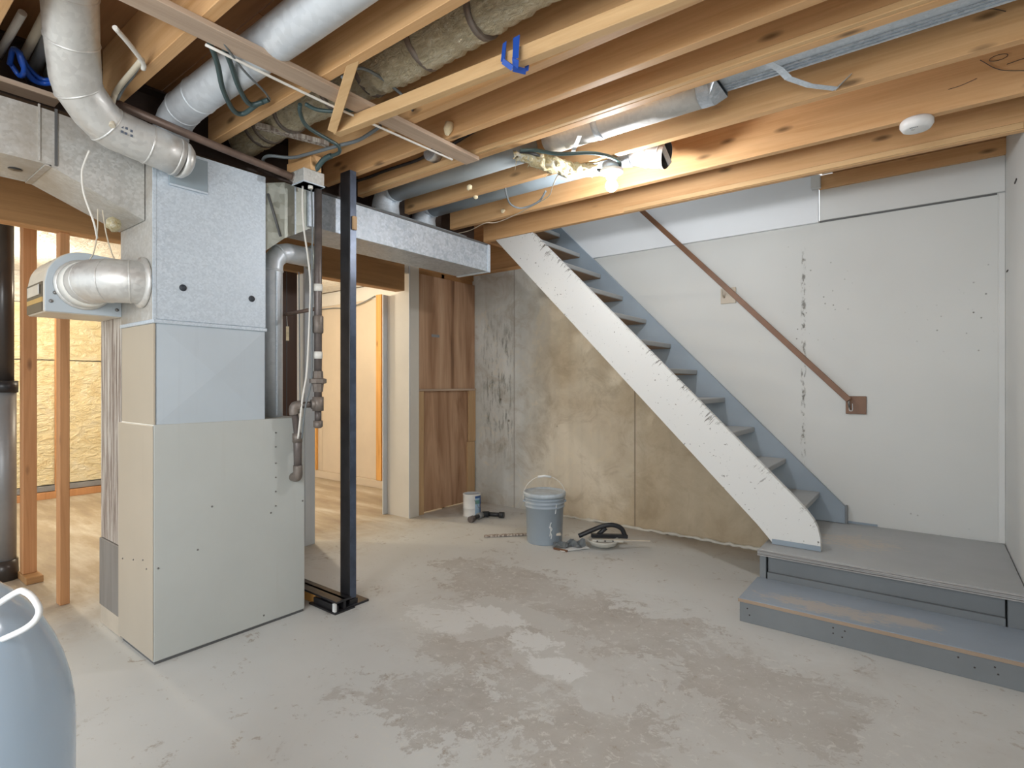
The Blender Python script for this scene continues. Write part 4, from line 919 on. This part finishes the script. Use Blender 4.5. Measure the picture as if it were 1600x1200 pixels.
cable([(-1.72, 1.21, 2.30), (-1.70, 1.27, 2.355), (-1.69, 1.35, 2.36), (-1.70, 1.45, 2.352), (-1.70, 1.52, 2.33), (-1.74, 1.575, 2.33)], 0.006, 'greycable', 'violet grey cable crossing under the foil duct')
cable([(-2.556, 2.02, 2.195), (-2.55, 2.20, 2.192), (-2.552, 2.45, 2.193), (-2.548, 2.8, 2.192)], 0.004, 'greycable', 'thin cable lying on the front top edge of the trunk duct')

# blue tape loops and bundled tubes
tl = MB()
pts = [(-1.115, 1.416, 2.30), (-1.118, 1.408, 2.235), (-1.09, 1.425, 2.210), (-1.07, 1.47, 2.214), (-1.07, 1.490, 2.30)]
for a, c in zip(pts[:-1], pts[1:]): tl.beam(a, c, 0.016, 0.003, up=(0, 1, 0.3))
pts = [(-1.065, 1.412, 2.30), (-1.062, 1.402, 2.22), (-1.075, 1.42, 2.207)]
for a, c in zip(pts[:-1], pts[1:]): tl.beam(a, c, 0.026, 0.003, up=(0, 1, 0.3))
for v in tl.b.verts: v.co += Vector((random.uniform(-1, 1), random.uniform(-1, 1), random.uniform(-1, 1))) * 0.002
single('blue_tape_loop', tl, 'blue', 'blue tape loop wrapped round the two by two at the top edge', 'tape')
rbm = MB()
rbm.tube(spline([(-2.72, 0.47, 2.36), (-2.66, 0.47, 2.395), (-2.61, 0.48, 2.36), (-2.66, 0.50, 2.33), (-2.73, 0.50, 2.335), (-2.72, 0.47, 2.37)], 4), 0.009, 8)
rbm.tube(spline([(-2.63, 0.48, 2.38), (-2.67, 0.50, 2.35), (-2.73, 0.54, 2.338), (-2.74, 0.58, 2.345), (-2.68, 0.61, 2.35)], 4), 0.011, 8)
rbm.tube(spline([(-2.65, 0.485, 2.39), (-2.70, 0.52, 2.365), (-2.73, 0.57, 2.352), (-2.66, 0.62, 2.36)], 4), 0.008, 8)
single('blue_rope', rbm, 'blue', 'twisted blue rope tied round the tubes at upper left', 'rope')
for (a, c, r, mt, lb) in (((-2.82, 0.45, 2.41), (-2.52, 0.47, 2.47), 0.013, 'whitecable', 'white tube, leftmost of the tubes at upper left'),
                          ((-2.74, 0.515, 2.42), (-2.44, 0.52, 2.47), 0.015, 'beigecable', 'beige tube with an open end above the blue rope'),
                          ((-2.88, 0.56, 2.40), (-2.40, 0.545, 2.47), 0.020, 'ventgrey', 'dull grey tube behind the blue rope'),
                          ((-2.80, 0.595, 2.40), (-2.38, 0.575, 2.46), 0.013, 'galv_side', 'greenish grey tube next to the round galvanized pipe')):
    single('tube', MB().tube([a, c], r, 12), mt, lb, 'tube')

# loose insulation and foam
fmb = MB(); fp = [(-1.62, 2.13, 2.295), (-1.56, 2.18, 2.285), (-1.51, 2.28, 2.272), (-1.465, 2.38, 2.268), (-1.41, 2.44, 2.272), (-1.35, 2.48, 2.28)]
fmb.tube(spline(fp, 6), [0.012 + 0.026 * math.sin(math.pi * min(1, (i + 2) / 32)) for i in range(31)], 14)
for v in fmb.b.verts: v.co += Vector((random.uniform(-1, 1), random.uniform(-1, 1), random.uniform(-1, 1))) * 0.009
for k in range(26):
    t = random.random(); q = Vector(fp[0]).lerp(Vector(fp[-1]), t) + Vector((random.uniform(-.03, .03), random.uniform(-.02, .05), 0))
    q = Vector(fp[int(t * 5)]) ; e_ = q + Vector((random.uniform(-.05, .05), random.uniform(-.03, .05), random.uniform(-.06, -.01)))
    fmb.tube([q, (q + e_) / 2 + Vector((0.01, 0, 0.004)), e_], [0.003, 0.0018, 0.0008], 4)
fo = single('loose_insulation', fmb, 'fluff', 'frayed yellow white insulation hanging beside the lit bulb', 'insulation'); fo['kind'] = 'stuff'
def blobm(c, r, seed):
    random.seed(seed); m = MB(); bmesh.ops.create_icosphere(m.b, subdivisions=2, radius=r)
    for v in m.b.verts: v.co *= random.uniform(0.8, 1.25)
    for f in m.b.faces: f.smooth = True
    m.xf(Matrix.Translation(c)); return m
single('foam_blob', blobm((-2.10, 2.335, 2.30), 0.016, 1), 'foam', 'cream foam blob on the grey pipe edge, leftmost', 'foam', None)
single('foam_blob', blobm((-2.17, 2.468, 2.30), 0.015, 2), 'foam', 'cream foam blob between the two grey pipes', 'foam', None)
single('foam_blob', blobm((-2.28, 2.872, 2.335), 0.015, 3), 'foam', 'faint foam blob on the joist below the blue grey pipe', 'foam', None)
single('foam_blob', MB().tube([(-1.73, 1.79, 2.355), (-1.735, 1.785, 2.325), (-1.74, 1.78, 2.30)], [0.020, 0.022, 0.008], 10), 'foam', 'foam plug with nail hanging near the strapping board', 'foam', None)

# ================================================================== bulb, smoke detector
lb_ = thing('bulb_holder', 'lit bare bulb in a white porcelain ceiling holder', 'light', (-1.297, 2.53, 2.19))
obj('back_box', MB().lathe([(0, 0), (0.048, 0), (0.048, 0.035), (0, 0.035)], (-1.297, 2.53, 2.268), 16), 'galv', lb_)
obj('base', MB().lathe([(0.0, 0.005), (0.057, 0.005), (0.060, -0.002), (0.058, -0.012), (0.040, -0.020), (0.030, -0.026), (0.026, -0.040), (0.0, -0.040)], (-1.297, 2.53, 2.265), 28), 'porcelain', lb_)
prof = [(0.0, 0.0)]
for k in range(1, 13):
    a = -math.pi / 2 + math.pi * k / 14; prof.append((0.030 * math.cos(a), 0.030 + 0.030 * math.sin(a)))
prof += [(0.016, 0.068), (0.0145, 0.078), (0, 0.078)]
obj('bulb', MB().lathe(prof, (-1.297, 2.53, 2.158), 24), 'bulb', lb_)
sdv = thing('smoke_detector', 'round white smoke detector on a joist at upper right', 'smoke detector', (-0.045, 2.90, 2.262))
obj('body', MB().lathe([(0, 0.038), (0.054, 0.038), (0.060, 0.030), (0.060, 0.012), (0.050, -0.004), (0.040, -0.006), (0, -0.006)], (-0.045, 2.90, 2.262), 32), 'white', sdv)
obj('test_button', MB().lathe([(0, 0), (0.008, 0), (0.008, -0.0015), (0, -0.0015)], (-0.06, 2.885, 2.256), 12), 'porcelain', sdv)
ml = MB()
for k in range(5): ml.box(-0.068 + 0.006 * k, -0.064 + 0.006 * k, 2.862, 2.865, 2.2545, 2.2565)
ml.box(-0.066, -0.058, 2.878, 2.880, 2.2538, 2.2548)
obj('print', ml, 'stamp', sdv)

# ================================================================== steel post and base
pt = thing('steel_post', 'square black steel post standing right of the furnace', 'post', (-2.48, 1.78, 0))
obj('column', MB().box(-2.503, -2.421, 1.752, 1.795, 0.035, 2.298, bev=0.002), 'steel', pt)
obj('column_lit_face', B(-2.4207, -2.4185, 1.755, 1.792, 0.04, 2.297), 'steel_lit', pt)
obj('base_plate', B(-2.56, -2.40, 1.72, 1.86, 0.0, 0.012, bev=0.001), 'steel', pt)
obj('foot', B(-2.508, -2.416, 1.75, 1.80, 0.012, 0.035), 'steel', pt)
obj('wood_chip', B(-2.4184, -2.405, 1.765, 1.788, 1.985, 2.055, bev=0.001), 'pale_z', pt)
th_ = thing('threshold_channel', 'black steel channel with worn wood lying between furnace and post', 'threshold', (-2.62, 1.70, 0))
obj('channel', MB().box(-2.86, -2.40, 1.70, 1.715, 0.0, 0.06).box(-2.86, -2.395, 1.655, 1.745, 0.050, 0.060).box(-2.62, -2.385, 1.64, 1.76, 0.0, 0.008), 'steel', th_)
obj('wood_filler', MB().box(-2.83, -2.60, 1.66, 1.699, 0.0, 0.045, bev=0.002), 'orange_z', th_)
obj('white_end', B(-2.415, -2.394, 1.644, 1.655, 0.01, 0.05), 'drip', th_)
obj('lower_rail', B(-2.60, -2.396, 1.655, 1.668, 0.008, 0.038), 'steel', th_)

# left column: vent stack and post
vs_ = thing('vent_stack', 'vertical vent pipe at the left edge, dark above a grey lower half', 'pipe', (-4.38, 0.77, 0))
obj('upper_pipe', MB().tube([(-4.40, 0.735, 2.30), (-4.40, 0.735, 1.15)], 0.047, 20), 'ventblack', vs_)
obj('coupling', MB().tube([(-4.40, 0.735, 1.19), (-4.40, 0.735, 1.12)], 0.066, 20), 'black', vs_)
obj('lower_pipe', MB().tube([(-4.40, 0.735, 1.12), (-4.40, 0.735, 0.12)], 0.058, 20), 'ventgrey', vs_)
obj('base_hub', MB().tube([(-4.40, 0.735, 0.12), (-4.40, 0.735, 0.0)], [0.066, 0.07], 20), 'ventblack', vs_)
wp_ = thing('wood_post', 'reddish wood post standing on a short plank behind the vent stack', 'post', (-4.29, 0.83, 0))
obj('post', B(-4.335, -4.26, 0.795, 0.86, 0.04, 2.284, bev=0.003), 'stud', wp_)
obj('foot_plank', B(-4.36, -4.16, 0.79, 0.87, 0.0, 0.04, bev=0.003), 'header', wp_)

# foreground tank
tk = thing('pressure_tank', 'glossy pale blue rounded tank in the lower left foreground', 'tank', (-1.13, 0.085, 0))
pf = [(0.0, 0.0), (0.17, 0.0), (0.195, 0.03), (0.204, 0.12), (0.206, 0.60)]
for k in range(1, 13):
    a = math.pi / 2 * k / 12; pf.append((0.206 * math.cos(a), 0.60 + 0.295 * math.sin(a)))
pf[-1] = (0, 0.895)
obj('shell', MB().lathe(pf, (-1.205, 0.085, 0), 64), 'paleblue', tk)
hd = MB().tube(spline([(-1.125, 0.150, 0.815), (-1.067, 0.189, 0.862), (-1.053, 0.200, 0.864), (-1.043, 0.209, 0.850), (-1.040, 0.212, 0.832), (-1.052, 0.200, 0.812), (-1.10, 0.168, 0.785)], 5), 0.0045, 12)
obj('lift_handle', hd, 'white', tk)
# ================================================================== floor items
bk = thing('bucket', 'blue grey plastic pail with lid and raised wire handle', 'bucket', (-2.28, 3.37, 0))
c0 = (-2.28, 3.37, 0)
obj('body', MB().lathe([(0, 0), (0.128, 0), (0.131, 0.006), (0.141, 0.262), (0.149, 0.264), (0.150, 0.272), (0.142, 0.276), (0.142, 0.290), (0.150, 0.292), (0.150, 0.300), (0.143, 0.303), (0.144, 0.318), (0.151, 0.320), (0.151, 0.328), (0.145, 0.331), (0.146, 0.352), (0, 0.352)], c0, 48), 'bucket', bk)
obj('lid', MB().lathe([(0.147, 0.340), (0.156, 0.342), (0.158, 0.366), (0.154, 0.372), (0.146, 0.374), (0.140, 0.366), (0.10, 0.364), (0.085, 0.368), (0, 0.368)], c0, 48), 'lid', bk)
right = Vector((0.793, 0.609, 0)); C0 = Vector(c0)
hm = [C0 + right * (0.158 * math.cos(a)) + Vector((0, 0, 0.33 + 0.155 * math.sin(a))) for a in [math.pi * k / 20 for k in range(21)]]
hm[0].z = 0.30; hm[-1].z = 0.30
hnd = obj('handle', MB().tube(hm, 0.0028, 8), 'whitecable', bk)
obj('grip', MB().tube([hm[8], hm[10], hm[12]], 0.009, 10), 'drip', hnd)
for s_ in (-1, 1): obj('handle_ear', blobm(tuple(C0 + right * (0.15 * s_) + Vector((0, 0, 0.30))), 0.012, 5), 'bucket', bk)
dr = MB()
for q in ([(0.30, 0.17), (0.24, 0.145), (0.34, 0.12), (0.26, 0.10), (0.33, 0.075), (0.30, 0.05)], [(0.20, 0.14), (0.28, 0.11), (0.22, 0.07)], [(0.55, 0.30), (0.56, 0.26), (0.53, 0.23)]):
    pp = []
    for a, z in q:
        an = math.atan2(-0.793, 0.609) + a; r = 0.129 + 0.012 * z / 0.26 + 0.001
        if z > 0.262: r = 0.149
        pp.append((c0[0] + r * math.cos(an), c0[1] + r * math.sin(an), z))
    dr.tube(spline(pp, 4), 0.0035, 6)
obj('paint_drip', dr, 'drip', bk)

cn = thing('paint_can', 'white paint can with a blue label near the plywood panel', 'can', (-3.235, 3.63, 0)); cc_ = (-3.235, 3.63, 0)
obj('body', MB().lathe([(0, 0.003), (0.077, 0.003), (0.080, 0.0), (0.081, 0.006), (0.078, 0.010), (0.078, 0.072), (0.080, 0.074), (0.078, 0.077), (0.078, 0.186), (0.081, 0.190), (0.080, 0.197), (0.074, 0.198), (0.072, 0.190), (0, 0.190)], cc_, 32), 'white_paint', cn)
obj('lid', MB().lathe([(0, 0.193), (0.060, 0.193), (0.063, 0.197), (0.066, 0.192)], cc_, 28), 'galv', cn)
af = math.atan2(-0.746, 0.666)
lab = obj('label', MB().lathe([(0.0795, 0.02), (0.0795, 0.182)], cc_, 12, af + 0.35, af + 1.3), 'canlight', cn, 'light and dark blue paper label', fixn=False)
obj('label_band', MB().lathe([(0.0800, 0.165), (0.0800, 0.184)], cc_, 12, af + 0.35, af + 1.3), 'canlabel', lab, fixn=False)
obj('label_band', MB().lathe([(0.0800, 0.115), (0.0800, 0.148)], cc_, 12, af + 0.35, af + 1.0), 'cangreen', lab, fixn=False)
obj('label_band', MB().lathe([(0.0802, 0.03), (0.0802, 0.165)], cc_, 6, af + 1.0, af + 1.28), 'canlabel', lab, fixn=False)
obj('handle', MB().tube(spline([(-3.17, 3.59, 0.15), (-3.145, 3.60, 0.11), (-3.14, 3.62, 0.08), (-3.165, 3.675, 0.13)], 4), 0.0018, 6), 'screw', cn)

ip = thing('pipe_offcut', 'black iron pipe tee assembly lying on the floor by the paint can', 'pipe', (-3.05, 3.6, 0))
obj('arm', MB().tube([(-3.075, 3.430, 0.027), (-3.10, 3.60, 0.027)], 0.019, 14), 'black', ip)
obj('collar', MB().tube([(-3.073, 3.425, 0.027), (-3.080, 3.47, 0.027)], 0.0265, 14), 'gas', ip)
obj('collar', MB().tube([(-3.096, 3.55, 0.027), (-3.103, 3.61, 0.027)], 0.0265, 14), 'ventgrey', ip)
obj('elbow', MB().tube([(-3.102, 3.60, 0.027), (-3.105, 3.65, 0.027), (-3.07, 3.668, 0.027)], 0.0265, 14), 'black', ip)
obj('arm', MB().tube([(-3.09, 3.665, 0.027), (-2.97, 3.715, 0.027)], 0.019, 14), 'black', ip)
obj('collar', MB().tube([(-2.985, 3.708, 0.027), (-2.945, 3.725, 0.027)], 0.0265, 14), 'black', ip)
single('wood_sliver', MB().beam((-2.70, 3.17, 0.008), (-2.44, 3.44, 0.010), 0.035, 0.014, bev=0.003), 'weathered', 'thin weathered strip of wood left of the pail', 'wood')

tw = thing('drywall_sander', 'round white pan tool with a black curved handle on the floor', 'tool', (-1.86, 3.50, 0))
dm = MB().lathe([(0, 0.004), (0.05, 0.006), (0.09, 0.022), (0.112, 0.05), (0.114, 0.058), (0.106, 0.058), (0.086, 0.036), (0, 0.020)], (-1.86, 3.50, 0), 36)
obj('pan', dm, 'pan', tw)
R2 = Matrix.Rotation(math.radians(37.5), 4, 'Z')
def tl_(u, v, z): return tuple(Vector((-1.86, 3.50, 0)) + right * u + Vector((-0.609, 0.793, 0)) * v + Vector((0, 0, z)))
obj('edge_bar', MB().beam(tl_(-0.09, -0.06, 0.066), tl_(0.13, -0.06, 0.060), 0.03, 0.014, bev=0.002), 'pan', tw)
hb = MB().tube(spline([tl_(-0.17, 0.05, 0.065), tl_(-0.09, 0.05, 0.10), tl_(0.0, 0.05, 0.135), tl_(0.08, 0.05, 0.145), tl_(0.14, 0.05, 0.12), tl_(0.165, 0.05, 0.07)], 5), 0.017, 12)
hb.beam(tl_(-0.08, 0.05, 0.070), tl_(0.185, 0.05, 0.063), 0.035, 0.028, bev=0.004)
hb.tube([tl_(-0.03, 0.05, 0.075), tl_(0.03, 0.05, 0.125)], 0.016, 10)
obj('handle', hb, 'black', tw)
sm = MB()
for u in (-0.055, -0.002, 0.052): sm.lathe([(0, 0), (0.005, 0), (0.005, 0.003), (0, 0.003)], n=8).b.verts.ensure_lookup_table()
sm.b.free()
for u in (-0.055, 0.0, 0.055):
    obj('bolt', blobm(tl_(u, -0.077, 0.064), 0.005, 4), 'black', tw)
single('stir_stick', MB().beam(tl_(-0.02, -0.085, 0.079), tl_(0.33, -0.02, 0.050), 0.018, 0.006), 'cream', 'thin pale stick lying across the round pan', 'stick')
random.seed(3)
rg = MB(); nx, ny = 14, 9
gv_ = [[rg.b.verts.new(tl_(-0.36 + 0.23 * i / nx, -0.05 + 0.12 * j / ny + 0.02 * math.sin(i), 0.006 + 0.055 * abs(math.sin(i * 0.75 + j * 0.3)) * math.sin(math.pi * (j + 0.5) / (ny + 1)) * (0.4 + 0.6 * i / nx) + random.uniform(0, 0.008))) for j in range(ny + 1)] for i in range(nx + 1)]
for i in range(nx):
    for j in range(ny): rg.b.faces.new([gv_[i][j], gv_[i + 1][j], gv_[i + 1][j + 1], gv_[i][j + 1]])
single('crumpled_rag', rg, 'greycable', 'crumpled grey rag between the pail and the round pan', 'rag')
single('paper_scrap', MB().beam(tl_(-0.32, -0.09, 0.004), tl_(-0.12, -0.03, 0.012), 0.07, 0.003), 'drip', 'flat white paper scrap beside the grey rag', 'paper')
single('brown_stick', MB().beam(tl_(-0.36, -0.055, 0.008), tl_(-0.27, -0.12, 0.008), 0.012, 0.012), 'rail', 'short brown stick in front of the grey rag', 'stick')
single('foam_scrap', MB().beam(tl_(-0.36, 0.06, 0.075), tl_(-0.30, 0.07, 0.075), 0.04, 0.02, bev=0.004), 'cream', 'cream scrap resting against the pail', 'scrap')
single('wood_fibre', blobm((-2.74, 0.80, 1.845), 0.03, 12), 'fluff', 'small tuft of insulation tucked under the sloping duct', 'insulation')
